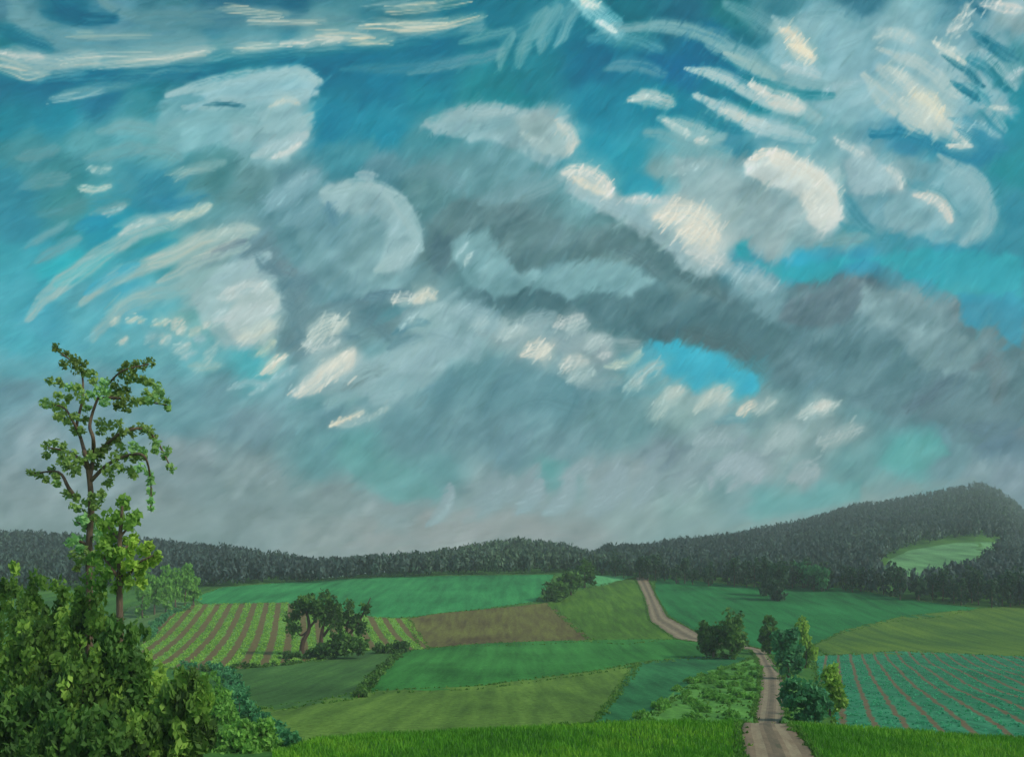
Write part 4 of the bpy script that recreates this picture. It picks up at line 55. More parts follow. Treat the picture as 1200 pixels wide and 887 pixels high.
BANK_BUSHES = [(33.85,149.48,0.92),(16.76,101.17,0.84),(26.27,114,0.87),(46.88,172.62,0.7),(18.57,74.32,0.75),(43.58,169.29,0.84),(38.61,145.28,0.73),(24.5,123.9,0.6),(21.15,100.91,0.74),(31.01,115.16,0.82),(28.39,140.48,0.9),(24.39,129.88,0.81),(43.88,177.4,0.62),(27.26,132.38,0.61),(17.69,85.92,0.77),(38.46,143.31,0.8),(36.82,146.92,0.83),(21.68,88.25,0.8),(34.11,135.66,0.79),(31.62,133.81,0.91),(40.37,158.28,0.77),(35.57,133.42,0.7),(34.65,152.81,0.65),(11,74.56,0.75),(25.74,117.37,0.7),(30.61,144.42,0.74),(22.75,115.85,0.69),(32.46,152.89,0.65),(31.23,126.26,0.67),(31.46,139.45,0.84),(28.09,123.02,0.63),(47.92,182.69,0.66),(30.36,118.39,0.8),(16.14,82.04,0.61),(27.74,125.6,0.71),(48.61,176.34,0.63),(48.68,174.36,0.74),(36.36,138.12,0.62),(42.73,165.51,0.68),(41.19,152.42,0.86),(20.88,95.95,0.76),(12.76,85.91,0.94),(40.22,171.17,0.73),(16.3,98.45,0.78),(36.71,152.88,0.7),(36.65,155.5,0.88),(43.31,172.24,0.79),(35.47,127.73,0.62),(27.76,115.88,0.61),(34.79,146.46,0.76),(27.24,110.96,0.79),(32.82,144.2,0.79),(26.29,108.91,0.67),(37.96,148.73,0.65),(18.37,108.66,0.64),(21.9,107.75,0.77),(34.57,129.54,0.79),(29.65,142.27,0.87)]
TALL = {'at':(-19.07,40),'dabs':[(-20.7,40.38,31.95,0.23,0.23,0.23,0.07),(-21.06,41.8,32.05,0.22,0.22,0.22,0.02),(-20.51,40.6,31.26,0.26,0.26,0.26,0.09),(-19.61,39.68,31.26,0.26,0.26,0.26,0.15),(-18.89,38.36,30.56,0.26,0.26,0.26,0.05),(-19.37,39.9,31.17,0.26,0.26,0.26,0.19),(-19.32,40.08,30.8,0.23,0.23,0.23,0.14),(-18.14,38.32,30.28,0.26,0.26,0.26,0.44),(-19.32,40.87,30.55,0.2,0.2,0.2,0.47),(-20.85,39.94,30.35,0.22,0.22,0.22,0.54),(-19.54,38.2,29.9,0.23,0.23,0.23,0.44),(-19.93,39.92,30.07,0.23,0.23,0.23,0.87),(-19.25,39.36,29.89,0.26,0.26,0.26,0.5),(-20.73,39.4,29.28,0.26,0.26,0.26,0.67),(-20.69,40.04,29.3,0.26,0.26,0.26,0.57),(-20.97,41.42,29.44,0.29,0.29,0.29,0.48),(-20.08,39.26,29.53,0.22,0.22,0.22,0.54),(-20.28,40.46,29.69,0.22,0.22,0.22,0.51),(-19.02,39.18,29.45,0.29,0.29,0.29,0.53),(-19.59,40.78,29.3,0.23,0.23,0.23,0.86),(-19.37,40.92,29.99,0.26,0.26,0.26,0.95),(-18.34,39.33,29.82,0.26,0.26,0.26,0.87),(-18.24,39.69,30.23,0.26,0.26,0.26,0.95),(-18.15,39.66,29.81,0.23,0.23,0.23,0.89),(-17.88,38.92,29.26,0.26,0.26,0.26,0.99),(-17.98,40.04,30.24,0.26,0.26,0.26,0.11),(-18.01,40.57,30.06,0.29,0.29,0.29,0.14),(-18.81,41.56,30.04,0.29,0.29,0.29,0.1),(-17.44,39.77,29.63,0.29,0.29,0.29,0.05),(-17.5,40.22,29.99,0.22,0.22,0.22,0.11),(-17.31,39.32,29.27,0.23,0.23,0.23,0.1),(-17.33,39.98,29.11,0.26,0.26,0.26,0.28),(-17.62,39.54,29.17,0.22,0.22,0.22,0.16),(-17.78,40.37,30.86,0.26,0.26,0.26,0.1),(-17.57,40.37,31.14,0.23,0.23,0.23,0.12),(-17.05,39.97,31.12,0.26,0.26,0.26,0.09),(-16.98,39.66,30.71,0.26,0.26,0.26,0.08),(-17.1,40.25,30.56,0.23,0.23,0.23,0.49),(-17.71,40.87,30.55,0.2,0.2,0.2,0.57),(-16.62,39.95,31.05,0.26,0.26,0.26,0.09),(-16.78,41.19,31.47,0.29,0.29,0.29,0.1),(-16.72,40.19,30.47,0.22,0.22,0.22,0.48),(-16.41,40.12,30.32,0.22,0.22,0.22,0.56),(-16.34,40.81,30.25,0.26,0.26,0.26,0.63),(-16.19,39.23,29.66,0.22,0.22,0.22,0.48),(-16.05,39.73,29.69,0.23,0.23,0.23,0.72),(-15.17,38.2,29.52,0.22,0.22,0.22,0.74),(-16.01,38.97,29.27,0.22,0.22,0.22,0.73),(-15.5,38.87,29.32,0.26,0.26,0.26,0.67),(-15.84,40.78,29.61,0.17,0.17,0.17,0.68),(-15.94,41.05,29.37,0.17,0.17,0.17,0.81),(-16.79,39.53,29.38,0.26,0.26,0.26,0.45),(-16.27,38.95,29.29,0.2,0.2,0.2,0.42),(-20.06,39.75,28.73,0.23,0.23,0.23,0.42),(-19.54,38.2,28.46,0.23,0.23,0.23,0.47),(-20.7,41.45,28.73,0.23,0.23,0.23,0.51),(-19.13,38.84,28.57,0.2,0.2,0.2,0.46),(-20.05,40.72,28.25,0.23,0.23,0.23,0.51),(-19.24,39.62,28.09,0.2,0.2,0.2,0.56),(-19.41,40.27,28.67,0.2,0.2,0.2,0.48),(-18.51,39.99,28.49,0.26,0.26,0.26,0.52),(-19.05,41.14,28.32,0.23,0.23,0.23,0.45),(-18.04,39.87,28.33,0.26,0.26,0.26,0.49),(-16.96,38.2,28.13,0.23,0.23,0.23,0.47),(-16.91,38.55,27.85,0.23,0.23,0.23,0.11),(-17.05,39.82,28.05,0.26,0.26,0.26,0.11),(-16.81,40.22,28.25,0.29,0.29,0.29,0.42),(-16.36,39.98,28.14,0.26,0.26,0.26,0.52),(-16.49,40.83,27.99,0.2,0.2,0.2,0.5),(-15.87,39.45,27.51,0.23,0.23,0.23,0.69),(-16.57,41.19,27.4,0.17,0.17,0.17,0.69),(-15,38.47,27.04,0.22,0.22,0.22,0.7),(-15.68,40.02,26.97,0.17,0.17,0.17,0.68),(-15.24,39.61,26.41,0.22,0.22,0.22,0.68),(-17.86,40.08,27.81,0.26,0.26,0.26,0.03),(-18.42,40.71,27.76,0.2,0.2,0.2,0.08),(-18.25,39.87,27.36,0.23,0.23,0.23,0.08),(-21.68,41.26,27.62,0.23,0.23,0.23,0.55),(-21.71,41.31,27.16,0.2,0.2,0.2,0.48),(-19.96,38.75,27.41,0.26,0.26,0.26,0.48),(-21.11,41,27.37,0.23,0.23,0.23,0.56),(-19.86,39.21,27.34,0.23,0.23,0.23,0.56),(-19.53,38.7,26.87,0.26,0.26,0.26,0.49),(-20.36,40.08,26.77,0.26,0.26,0.26,0.57),(-18.99,38.29,26.82,0.26,0.26,0.26,0.43),(-18.88,38.2,26.48,0.26,0.26,0.26,0.45),(-19.21,38.2,26.34,0.23,0.23,0.23,0.52),(-18.96,38.91,26.69,0.26,0.26,0.26,0.46),(-20.44,41.8,26.61,0.26,0.26,0.26,0.52),(-19.57,39.46,26.21,0.23,0.23,0.23,0.52),(-19.39,40.52,27.17,0.26,0.26,0.26,0.56),(-18.6,39.29,26.88,0.23,0.23,0.23,0.51),(-18.63,39.95,26.96,0.23,0.23,0.23,0.09),(-18.32,39.57,27.19,0.23,0.23,0.23,0.14),(-19.09,40.63,26.62,0.23,0.23,0.23,0.02),(-18,39.32,26.33,0.26,0.26,0.26,0.49),(-18.41,40.69,26.2,0.26,0.26,0.26,0.51),(-18.58,40.75,25.78,0.23,0.23,0.23,0.49),(-17.67,39.5,26.49,0.23,0.23,0.23,0.51),(-18.14,41.18,26.54,0.2,0.2,0.2,0.47),(-17.72,39.62,26.92,0.26,0.26,0.26,0.46),(-17.56,39.88,27.36,0.26,0.26,0.26,0.55),(-17.46,39.97,26.96,0.23,0.23,0.23,0.49),(-16.97,39.63,27.33,0.26,0.26,0.26,0.89),(-16.94,39.72,26.93,0.26,0.26,0.26,0.36),(-17.28,40.19,26.43,0.23,0.23,0.23,0.47),(-17.29,40.44,26.18,0.2,0.2,0.2,0.5),(-16.68,39.93,27.23,0.26,0.26,0.26,0.91),(-16.98,40.81,27.06,0.23,0.23,0.23,0.54),(-16.29,38.82,26.35,0.23,0.23,0.23,0.95),(-16.99,41.35,26.41,0.23,0.23,0.23,0.96),(-15.94,39.13,25.77,0.23,0.23,0.23,0.85),(-16.83,41.21,25.47,0.2,0.2,0.2,0.88),(-15.56,38.2,24.82,0.16,0.16,0.16,1),(-16.49,40.49,24.64,0.13,0.13,0.13,0.95),(-21.85,40.31,26.27,0.2,0.2,0.2,0.49),(-21.51,40.41,26.17,0.2,0.2,0.2,0.5),(-21.1,40.15,25.94,0.17,0.17,0.17,0.5),(-20.98,40.46,26.39,0.26,0.26,0.26,0.46),(-20.6,40.13,26.07,0.23,0.23,0.23,0.41),(-20.32,39.58,25.74,0.2,0.2,0.2,0.56),(-20.05,39.87,25.29,0.23,0.23,0.23,0.47),(-19.45,39.64,25.13,0.23,0.23,0.23,0.53),(-19.4,39.26,24.69,0.23,0.23,0.23,0.58),(-19.57,40.03,24.61,0.2,0.2,0.2,0.52),(-19.42,41.8,25.16,0.2,0.2,0.2,0.6),(-18.3,39.52,25.26,0.2,0.2,0.2,0.47),(-18.79,39.69,25.13,0.2,0.2,0.2,0.51),(-20.07,41.04,24.1,0.25,0.25,0.25,0.91),(-19.24,40.01,23.84,0.26,0.26,0.26,0.89),(-19.54,41.27,23.71,0.23,0.23,0.23,1),(-18.88,38.2,23.16,0.29,0.29,0.29,0.96),(-19.86,39.77,23.04,0.23,0.23,0.23,0.96),(-19.52,40.21,23.19,0.29,0.29,0.29,0.95),(-19.27,40.41,23.23,0.23,0.23,0.23,0.94),(-19.06,41.16,23.54,0.29,0.29,0.29,1),(-17.42,38.2,23.16,0.29,0.29,0.29,0.55),(-19.8,40.07,22.52,0.26,0.26,0.26,0.44),(-19.24,39.64,22.31,0.26,0.26,0.26,0.52),(-20.12,41.01,21.96,0.23,0.23,0.23,0.16),(-18.48,39.63,23.34,0.23,0.23,0.23,0.94),(-19.7,41.02,24.95,0.23,0.23,0.23,0.5),(-18.63,39.64,24.72,0.22,0.22,0.22,0.39),(-19.39,40.51,24.47,0.22,0.22,0.22,0.52),(-18.65,39.63,24.19,0.2,0.2,0.2,0.5),(-18.58,38.55,24.13,0.22,0.22,0.22,0.97),(-19.49,41.23,24,0.22,0.22,0.22,1),(-19.01,39.16,22.71,0.25,0.25,0.25,0.46),(-18.69,39.48,22.58,0.25,0.25,0.25,0.48),(-19.34,40.42,22.32,0.25,0.25,0.25,0.14),(-18.45,39.26,22.17,0.26,0.26,0.26,0.07),(-18.91,38.86,22.78,0.22,0.22,0.22,1)],'limbs':[([(-19.07,40,12.49),(-19.07,40,21.41),(-19.07,40,23.22),(-18.98,40,24.6),(-19.02,40,25.58),(-19.13,40,26.41)],[0.19,0.15,0.14,0.14,0.12,0.1]),([(-19.13,40,26.41),(-19.07,39.59,27.05),(-19.69,40.48,27.87),(-19.68,40.1,28.44),(-19.44,40.13,29.63),(-19.55,40.18,30.89),(-20.19,39.73,31.55)],[0.11,0.1,0.08,0.07,0.06,0.04,0.03]),([(-19.05,40,25.99),(-19.05,40.33,27.01),(-18.64,39.46,27.72),(-18.99,39.88,28.4),(-18.88,40.43,29.68),(-18.25,40.08,30.24),(-17.35,39.56,30.75),(-16.26,39.74,31.07)],[0.11,0.1,0.09,0.08,0.06,0.05,0.04,0.03]),([(-18.68,40,29.6),(-17.72,39.77,29.56),(-17.11,40.61,29.61),(-15.6,39.99,29.29)],[0.08,0.07,0.05,0.03]),([(-19.6,40,24.99),(-20.02,40.01,25.58),(-20.58,40.23,26.29),(-21.79,40.4,26.26)],[0.11,0.09,0.06,0.03]),([(-19.13,40,26.41),(-19.45,39.97,26.82),(-20.15,40.07,27.22),(-20.76,39.64,27.33)],[0.1,0.08,0.06,0.03]),([(-18.89,40,26.96),(-18.39,40.02,27.45),(-17.26,39.34,27.97),(-16.7,40.15,28.24),(-16.12,40.26,27.69),(-15.33,39.65,26.58)],[0.1,0.08,0.07,0.06,0.05,0.03]),([(-19.02,40,25.85),(-18.15,39.8,26.59),(-17.17,39.76,27),(-16.34,39.45,26.89),(-16.43,40.32,25.88),(-16.18,39.71,24.65)],[0.1,0.08,0.07,0.06,0.04,0.03]),([(-19.46,40,27.8),(-19.59,39.49,28.55),(-20.16,39.82,29.15),(-21.13,40.22,29.39)],[0.07,0.06,0.04,0.03]),([(-19.07,40,23.35),(-18.55,39.77,23.35),(-18.29,40.11,23.22)],[0.07,0.05,0.03]),([(-19.07,40,22.94),(-19.47,39.95,23.14),(-19.91,39.95,23.08)],[0.07,0.05,0.03]),([(-19.07,40,23.63),(-19.47,40.03,23.91),(-19.84,40.42,24.04)],[0.06,0.04,0.03])]}
YOUNG = {'at':(-16.36,37),'dabs':[(-16.55,37.74,24.78,0.28,0.28,0.36,0.4),(-16.48,37.52,24.38,0.3,0.3,0.39,0.4),(-16.42,37.08,24.03,0.25,0.25,0.32,0.45),(-16.75,36.72,23.98,0.33,0.33,0.42,0.4),(-16.79,36.49,23.68,0.28,0.28,0.36,0.45),(-17.26,38.15,23.69,0.3,0.3,0.39,0.5),(-16.04,37.61,24.06,0.3,0.3,0.39,0.4),(-15.87,36.91,23.76,0.28,0.28,0.36,0.35),(-15.78,37.3,24.1,0.18,0.18,0.23,0.4),(-16.9,37.21,23.26,0.3,0.3,0.39,0.5),(-17.02,37.95,23.42,0.25,0.25,0.32,0.55),(-16.16,37.9,23.22,0.2,0.2,0.26,0.95),(-15.36,35.8,22.94,0.2,0.2,0.26,0.9),(-16.25,37.65,22.75,0.23,0.23,0.29,0.8),(-15.19,36.82,22.8,0.2,0.2,0.26,0.95),(-15.4,37.01,22.67,0.23,0.23,0.29,0.95),(-14.87,36.34,22.85,0.15,0.15,0.19,0.9),(-14.68,36.67,22.41,0.2,0.2,0.26,0.75),(-14.97,36.75,22.25,0.23,0.23,0.29,0.9),(-15.48,37.35,22.12,0.18,0.18,0.23,0.8),(-15.45,36.52,22.03,0.2,0.2,0.26,0.7),(-15.47,35.98,22.16,0.25,0.25,0.32,0.85),(-16.06,36.92,21.97,0.23,0.23,0.29,0.9),(-16.23,36.72,22.54,0.25,0.25,0.32,0.6),(-16.66,36.68,22.61,0.28,0.28,0.36,0.4),(-17.21,37.18,22.36,0.3,0.3,0.39,0.35),(-16.48,36.01,21.84,0.33,0.33,0.42,0.2),(-16.83,35.82,21.97,0.3,0.3,0.39,0.25),(-16.33,37.07,21.58,0.25,0.25,0.32,0.7),(-16.73,37.25,22.23,0.25,0.25,0.32,0.3),(-15.76,37.56,21.71,0.23,0.23,0.29,0.8),(-15.52,37.14,21.32,0.23,0.23,0.29,0.75),(-16.57,37.78,23.02,0.23,0.23,0.29,0.6),(-16.96,36.63,22.86,0.28,0.28,0.36,0.5),(-17.99,38.02,22.36,0.25,0.25,0.32,0.3),(-17.12,37.98,22.89,0.23,0.23,0.29,0.5),(-17.07,37.16,21.45,0.3,0.3,0.39,0.15),(-16.47,36.96,21.2,0.28,0.28,0.36,0.3),(-15.78,36.54,21.33,0.23,0.23,0.29,0.6),(-17.32,37.14,21.19,0.28,0.28,0.36,0.2)],'limbs':[([(-16.36,37,13.13),(-16.36,37,19.27),(-16.38,37,20.81),(-16.36,37,21.84),(-16.38,37,22.74),(-16.33,37,23.64),(-16.26,37,24.54)],[0.18,0.14,0.13,0.12,0.1,0.08,0.05]),([(-16.36,37,21.45),(-16.65,36.79,21.97),(-17.07,37.14,22.35),(-17.46,37.44,22.62)],[0.09,0.07,0.05,0.03]),([(-16.38,37,21.2),(-16.07,37.24,21.71),(-15.37,36.49,22.16),(-14.75,36.51,22.48)],[0.09,0.07,0.05,0.03]),([(-16.38,37,22.61),(-16.17,37.46,22.94),(-15.81,37.21,23.26)],[0.06,0.04,0.03]),([(-16.36,37,23.12),(-16.97,37.5,23.53),(-17.31,37.82,23.87)],[0.06,0.04,0.03]),([(-16.35,37,23.25),(-15.98,37.01,23.7),(-15.74,37.04,24.03)],[0.06,0.04,0.03])]}  # dab tones brighter to the right: the sunlit side is put into leaf colour

# ---- lie of the land: a table of height profiles, each along one bearing (slope = east / north) ----
def make_ground(COLS):
    """COLS: [(slope, [(north, height), ...]), ...] -> function height(x, y)."""
    yg = np.r_[np.arange(-400, 0, 20.), np.arange(0, 300, 2.), np.arange(300, 1700, 5.), np.arange(1700, 9001, 100.)]
    tab = []
    for _, prof in COLS:
        p = np.asarray(prof, float)
        z = np.interp(yg, p[:, 0], p[:, 1])
        def sm(z, sig):
            yy = np.linspace(-400, 2000, 2401); q = np.interp(yy, yg, z)
            k = np.exp(-.5 * (np.arange(-60, 61) / sig) ** 2); k /= k.sum()
            q = np.convolve(np.pad(q, 60, mode='edge'), k, 'valid')
            return np.where(yg < 1950, np.interp(yg, yy, q), z)
        a, b = sm(z, 2.2), sm(z, 14.)
        w = np.clip((yg - 95) / 60, 0, 1)
        tab.append(a * (1 - w) + b * w)
    tab = np.array(tab); ts = np.array([c[0] for c in COLS], float)
    def height(x, y):
        x = np.asarray(x, float); y = np.asarray(y, float)
        t = np.clip(x / np.maximum(y, 45.), ts[0], ts[-1])
        i = np.clip(np.searchsorted(ts, t) - 1, 0, len(ts) - 2)
        f = (t - ts[i]) / (ts[i + 1] - ts[i]); f = f * f * (3 - 2 * f) * .5 + f * .5
        j = np.clip(np.searchsorted(yg, y) - 1, 0, len(yg) - 2)
        g = np.clip((y - yg[j]) / (yg[j + 1] - yg[j]), 0, 1)
        z0 = tab[i, j] * (1 - g) + tab[i, j + 1] * g
        z1 = tab[i + 1, j] * (1 - g) + tab[i + 1, j + 1] * g
        z = z0 * (1 - f) + z1 * f
        z = z + np.clip((y - 60) / 120, 0, 1) * .35 * (np.sin(x * .045 + 1.3) * np.cos(y * .033) + .5 * np.sin(x * .11 + y * .07))
        for cx, cy, r, h in KNOLLS:
            z = z + h * np.exp(-((x - cx) ** 2 + (y - cy) ** 2) / (r * r))
        return z
    return height

ground = make_ground(COLS)

# ------------------------------------------------------------------ helpers
def s2l(c):
    c = np.asarray(c, float) / 255.0
    return np.where(c <= .04045, c / 12.92, ((c + .055) / 1.055) ** 2.4)
def rgb(c, k=1.0, tint=(1.06, 1.02, .72), round_=False): return tuple(float(min(v * k * w, .9)) for v, w in zip(s2l(c), tint)) + (1.0,)

def tag(o, label=None, cat=None, group=None, kind=None):
    if label: o['label'] = label
    if cat: o['category'] = cat
    if group: o['group'] = group
    if kind: o['kind'] = kind
    return o
def empty(name, loc, rz=0.0):
    o = bpy.data.objects.new(name, None); COL.objects.link(o); o.location = loc; o.rotation_euler.z = rz
    o.empty_display_size = .3
    return o
def mesh_np(name, V, Fq, mat, parent=None, tone=None, smooth=False):
    """One mesh object from numpy vertices and faces (all tris or all quads); tone: one value per face."""
    V = np.asarray(V, np.float32); Fq = np.asarray(Fq, np.int32)
    me = bpy.data.meshes.new(name); n, k = Fq.shape
    me.vertices.add(len(V)); me.vertices.foreach_set("co", V.ravel())
    me.loops.add(n * k); me.loops.foreach_set("vertex_index", Fq.ravel())
    me.polygons.add(n); me.polygons.foreach_set("loop_start", np.arange(0, n * k, k, dtype=np.int32))
    me.polygons.foreach_set("loop_total", np.full(n, k, np.int32))
    if smooth: me.polygons.foreach_set("use_smooth", np.ones(n, bool))
    if tone is not None:
        at = me.attributes.new("tone", 'FLOAT', 'FACE'); at.data.foreach_set("value", np.asarray(tone, np.float32))
    me.update(); me.validate()
    me.materials.append(mat)
    o = bpy.data.objects.new(name, me); COL.objects.link(o)
    if parent: o.parent = parent
    return o

# ------------------------------------------------------------------ materials
def new_mat(name):
    m = bpy.data.materials.new(name); m.use_nodes = True
    nt = m.node_tree; nt.nodes.clear()
    return m, nt, nt.nodes.new("ShaderNodeOutputMaterial")
def ramp(nt, stops):
    r = nt.nodes.new("ShaderNodeValToRGB"); e = r.color_ramp.elements
    while len(e) < len(stops): e.new(.5)
    for el, (p, c) in zip(e, stops): el.position = p; el.color = c
    return r
def noise(nt, vec, scale, detail=3, rough=.55):
    n = nt.nodes.new("ShaderNodeTexNoise"); n.inputs["Scale"].default_value = scale
    n.inputs["Detail"].default_value = detail; n.inputs["Roughness"].default_value = rough
    nt.links.new(vec, n.inputs["Vector"]); return n
def mapping(nt, rot=0.0, scale=(1, 1, 1)):
    tc = nt.nodes.new("ShaderNodeTexCoord"); mp = nt.nodes.new("ShaderNodeMapping")
    mp.vector_type = 'TEXTURE' if False else 'POINT'
    mp.inputs["Rotation"].default_value = (0, 0, rot); mp.inputs["Scale"].default_value = scale
    nt.links.new(tc.outputs["Object"], mp.inputs["Vector"]); return mp
def mixc(nt, fac, a, b, mode='MIX'):
    m = nt.nodes.new("ShaderNodeMix"); m.data_type = 'RGBA'; m.blend_type = mode
    if isinstance(fac, (int, float)): m.inputs[0].default_value = fac
    else: nt.links.new(fac, m.inputs[0])
    for v, i in ((a, 6), (b, 7)):
        if isinstance(v, tuple): m.inputs[i].default_value = v
        else: nt.links.new(v, m.inputs[i])
    return m.outputs[2]
def foliage_mat(name, dark, mid, light, k=1.0, trans=.42, tint=(1.06, 1.02, .72), round_=False):
    m, nt, out = new_mat(name)
    at = nt.nodes.new("ShaderNodeAttribute"); at.attribute_name = "tone"
    r = ramp(nt, [(0, rgb(dark, k, tint)), (.5, rgb(mid, k, tint)), (1, rgb(light, k, tint))])
    nt.links.new(at.outputs["Fac"], r.inputs[0])
    mp = mapping(nt); n = noise(nt, mp.outputs[0], .9, 2)
    v = ramp(nt, [(.3, (.82, .82, .82, 1)), (.7, (1.15, 1.15, 1.1, 1))]); nt.links.new(n.outputs[0], v.inputs[0])
    c = mixc(nt, 1.0, r.outputs[0], v.outputs[0], 'MULTIPLY')
    d = nt.nodes.new("ShaderNodeBsdfPrincipled"); d.inputs["Roughness"].default_value = .65; d.inputs["Specular IOR Level"].default_value = .25
    t = nt.nodes.new("ShaderNodeBsdfTranslucent"); mx = nt.nodes.new("ShaderNodeMixShader"); mx.inputs[0].default_value = trans
    nt.links.new(c, d.inputs["Base Color"]); nt.links.new(c, t.inputs["Color"])
    if round_:                                                      # far crowns are lit as rounded masses, not leaf by leaf
        an = nt.nodes.new("ShaderNodeAttribute"); an.attribute_name = "bend"
        nt.links.new(an.outputs["Vector"], d.inputs["Normal"]); nt.links.new(an.outputs["Vector"], t.inputs["Normal"])
    nt.links.new(d.outputs[0], mx.inputs[1]); nt.links.new(t.outputs[0], mx.inputs[2]); nt.links.new(mx.outputs[0], out.inputs[0])
    return m
def bark_mat(name, c1, c2, k=1.0):
    m, nt, out = new_mat(name)
    mp = mapping(nt, 0, (6, 6, .9)); n = noise(nt, mp.outputs[0], 2.2, 5, .65)
    r = ramp(nt, [(.3, rgb(c1, k)), (.7, rgb(c2, k))]); nt.links.new(n.outputs[0], r.inputs[0])
    b = nt.nodes.new("ShaderNodeBump"); b.inputs["Strength"].default_value = .7; b.inputs["Distance"].default_value = .05
    nt.links.new(n.outputs[0], b.inputs["Height"])
    d = nt.nodes.new("ShaderNodeBsdfPrincipled"); d.inputs["Roughness"].default_value = .9
    nt.links.new(r.outputs[0], d.inputs["Base Color"]); nt.links.new(b.outputs[0], d.inputs["Normal"]); nt.links.new(d.outputs[0], out.inputs[0])
    return m
def field_mat(name, c1, c2, c3, ang=0.0, streak=(.05, .6), k=1.0, fine=1.6, grain=.35):
    """Mown grass or crop: long streaks along one bearing, broad patches and a fine grain of tufts."""
    m, nt, out = new_mat(name)
    mp = mapping(nt, math.radians(ang), (streak[1], streak[0], .2))
    n1 = noise(nt, mp.outputs[0], 1.0, 4, .6)
    mp2 = mapping(nt); n2 = noise(nt, mp2.outputs[0], .035, 3, .5); n3 = noise(nt, mp2.outputs[0], fine, 4, .7)
    r = ramp(nt, [(.36, rgb([v * .9 for v in c1], k)), (.5, rgb(c2, k)), (.66, rgb([v * 1.06 for v in c3], k))])
    mm = nt.nodes.new("ShaderNodeMath"); mm.operation = 'MULTIPLY_ADD'; mm.inputs[1].default_value = .45
    nt.links.new(n2.outputs[0], mm.inputs[0])
    m3 = nt.nodes.new("ShaderNodeMath"); m3.operation = 'MULTIPLY'; m3.inputs[1].default_value = .56
    nt.links.new(n1.outputs[0], m3.inputs[0]); nt.links.new(m3.outputs[0], mm.inputs[2])
    nt.links.new(mm.outputs[0], r.inputs[0])
    v = ramp(nt, [(.3, (1 - grain,) * 3 + (1,)), (.7, (1 + grain,) * 3 + (1,))]); nt.links.new(n3.outputs[0], v.inputs[0])
    c = mixc(nt, 1.0, r.outputs[0], v.outputs[0], 'MULTIPLY')
    b = nt.nodes.new("ShaderNodeBump"); b.inputs["Strength"].default_value = .5; b.inputs["Distance"].default_value = .25
    nt.links.new(n3.outputs[0], b.inputs["Height"])
    d = nt.nodes.new("ShaderNodeBsdfPrincipled"); d.inputs["Roughness"].default_value = .9; d.inputs["Specular IOR Level"].default_value = .1
    nt.links.new(c, d.inputs["Base Color"]); nt.links.new(b.outputs[0], d.inputs["Normal"]); nt.links.new(d.outputs[0], out.inputs[0])
    return m, nt, c, d

